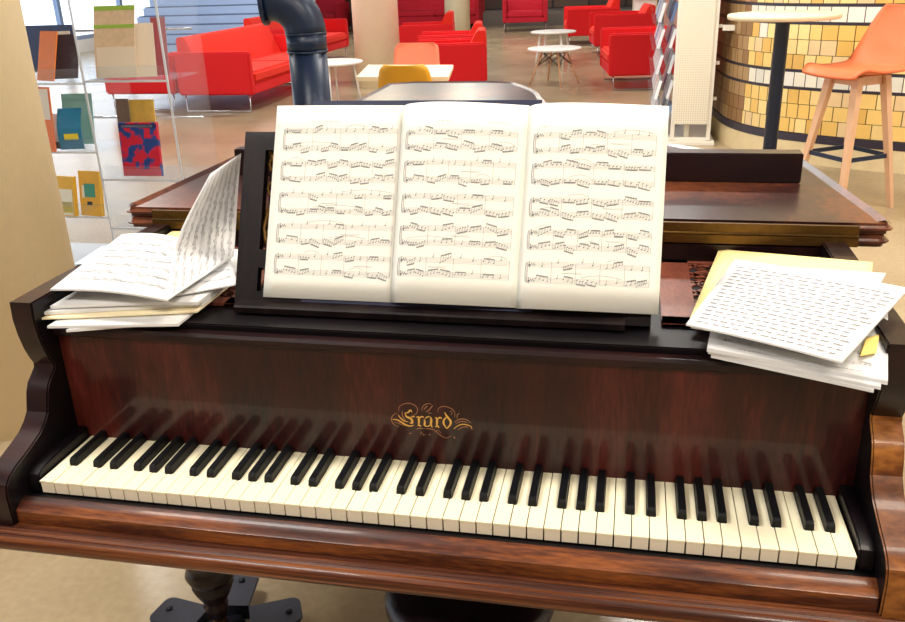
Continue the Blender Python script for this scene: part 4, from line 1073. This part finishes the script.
nt.links.new(tc.outputs['Object'],nz.inputs[0]); nt.links.new(nz.outputs['Fac'],cr.inputs[0]); nt.links.new(cr.outputs[0],b_.inputs['Base Color'])
booklet(-2.085,2.840,.515,.20,.26,.022,.10,.05,M_rb,'thick red and blue programme book in the right middle tray',extra=[('title_strip',.0,1,.90,.97,cm('navy_strip',40,50,110)),('title',.08,.9,.915,.955,cm('pale_title',206,214,236)),('bottom_strip',.0,1,.0,.13,cm('rose_strip',214,70,96))])
booklet(-2.14,2.970,.515,.15,.35,.008,.12,.1,cm('yellow_photo_print',226,190,90,noise=.35),'yellow illustrated leaflet standing behind the red and blue book')
booklet(-2.21,2.930,.515,.07,.36,.006,.1,.0,cm('brown_photo_print',120,104,92,noise=.4),'brown photo leaflet left behind the red and blue book')
booklet(-2.515,2.830,.98,0.13,0.235,.006,.30,-.35,cm('orange_print',238,128,44,noise=.12,scale=30),'bright orange leaflet in the upper left tray')
booklet(-2.46,2.910,.98,.12,.21,.006,.25,.3,cm('charcoal_print',58,54,66,noise=.2),'curled charcoal leaflet in the upper left tray',bow=.03)
booklet(-2.52,2.970,.98,.12,.22,.006,.2,.1,cm('ivory_print',236,226,204),'ivory leaflet between the orange and the charcoal ones')
booklet(-2.62,3.030,1.00,.30,0.225,.01,.12,.0,cm('slate_print',70,84,120,noise=.15),'wide slate blue folder at the back of the upper left tray')
booklet(-2.535,2.78,.645,.10,.31,.004,.1,-.3,cm('orange_edge',236,120,48),'white card with orange border at the far left of the middle tray',extra=[('text_panel',.1,.9,.5,.97,cm('cream_text',232,222,206))])
booklet(-2.43,2.820,.65,.115,.20,.006,.28,.25,cm('teal_print',30,124,168,noise=.12),'curled teal blue leaflet with yellow label in the middle left tray',bow=-.03,extra=[('yellow_label',.25,.85,.22,.36,cm('yellow_label',232,214,60))])
booklet(-2.475,2.950,.65,0.16,0.25,.006,.2,.1,cm('sea_green_print',130,184,176,noise=.1),'sea green leaflet behind the teal one')
booklet(-2.535,2.830,.65,.13,.17,.008,.25,-.2,cm('white_print',238,236,230),'white leaflet with dark foot in the middle left tray',extra=[('dark_foot',0,1,0,.2,cm('black_foot',30,28,34))])
booklet(-2.385,2.8,0.315,0.125,0.225,.024,.15,-.12,cm('golden_yellow_print',238,184,62),'yellow booklet with a round green emblem in the lower left tray',extra=[('emblem',.25,.78,.42,.72,cm('green_emblem',70,160,140)),('emblem_panel',.12,.25,.40,.68,cm('white_tri',240,238,230)),('dark_label',.35,.6,.24,.32,cm('dark_lab',40,36,30))])
booklet(-2.525,2.79,0.315,0.125,0.2,.024,.15,-.12,cm('golden_yellow_print2',236,188,72),'yellow booklet with a white ruled panel in the lower left tray',extra=[('ruled_panel',.05,.92,.02,.68,cm('white_ruled',240,240,226)),('yellow_patch',.3,.9,.08,.36,cm('lemon_patch',236,224,90)),('side_strip',.05,.16,.02,.68,cm('black_strip',44,40,36))])

# ------------------------------------------------------------------ light
w = bpy.data.worlds.new('daylight'); scene.world = w; w.use_nodes = True
bg = w.node_tree.nodes['Background']; bg.inputs[0].default_value = (.86,.93,1,1); bg.inputs[1].default_value = 1.9
def lamp(x,y,z,sx,sy,p,col=(1,.97,.92),rot=(0,0,0)):
    l = bpy.data.lights.new('added_panel','AREA'); l.shape = 'RECTANGLE'; l.size = sx; l.size_y = sy; l.energy = p; l.color = col
    o = bpy.data.objects.new('added_panel_light',l); COL.objects.link(o); o.location = (x,y,z); o.rotation_euler = rot; return o
M_diff = mat('added_lamp_diffuser', rgb(255,250,240), .6)
b_ = M_diff.node_tree.nodes['Principled BSDF']; b_.inputs['Emission Color'].default_value = (1,.95,.86,1); b_.inputs['Emission Strength'].default_value = 3.0
k = 0
for (x,y,p) in ((-1.8,-2.6,62),(1.6,-2.6,74),(-1.6,.4,54),(1.6,.4,54),(-4.6,4.8,70),(0,4.6,90),(3.2,2.8,66),(-6.5,9.5,70),(-2.5,9.5,70),(1.2,9.5,60),(-6.5,15,80),(-2.5,15,75),(1.0,15.5,60),(-3.5,19.5,80)):  # unseen panels added for light, the front ones to brighten pages and keys
    lamp(x,y,HC-.09,1.2,.5,p,(1,.90,.76) if x > 1 and y < 1 else (1,.97,.93))  # warm tint added at right front to turn the key slip orange
    bm = bmesh.new(); box(bm,x-.65,x+.65,y-.3,y+.3,HC-.06,HC-.001,.004)
    o = link_mesh('added_ceiling_lamp',bm,M_diff)
    tag(o,'added flat white light panel overhead, out of view','ceiling light','added light panels out of view')
scene.view_settings.view_transform = 'Standard'; scene.view_settings.look = 'None'; scene.view_settings.gamma = 1; scene.view_settings.use_curve_mapping = False
scene.view_settings.exposure = 0.5
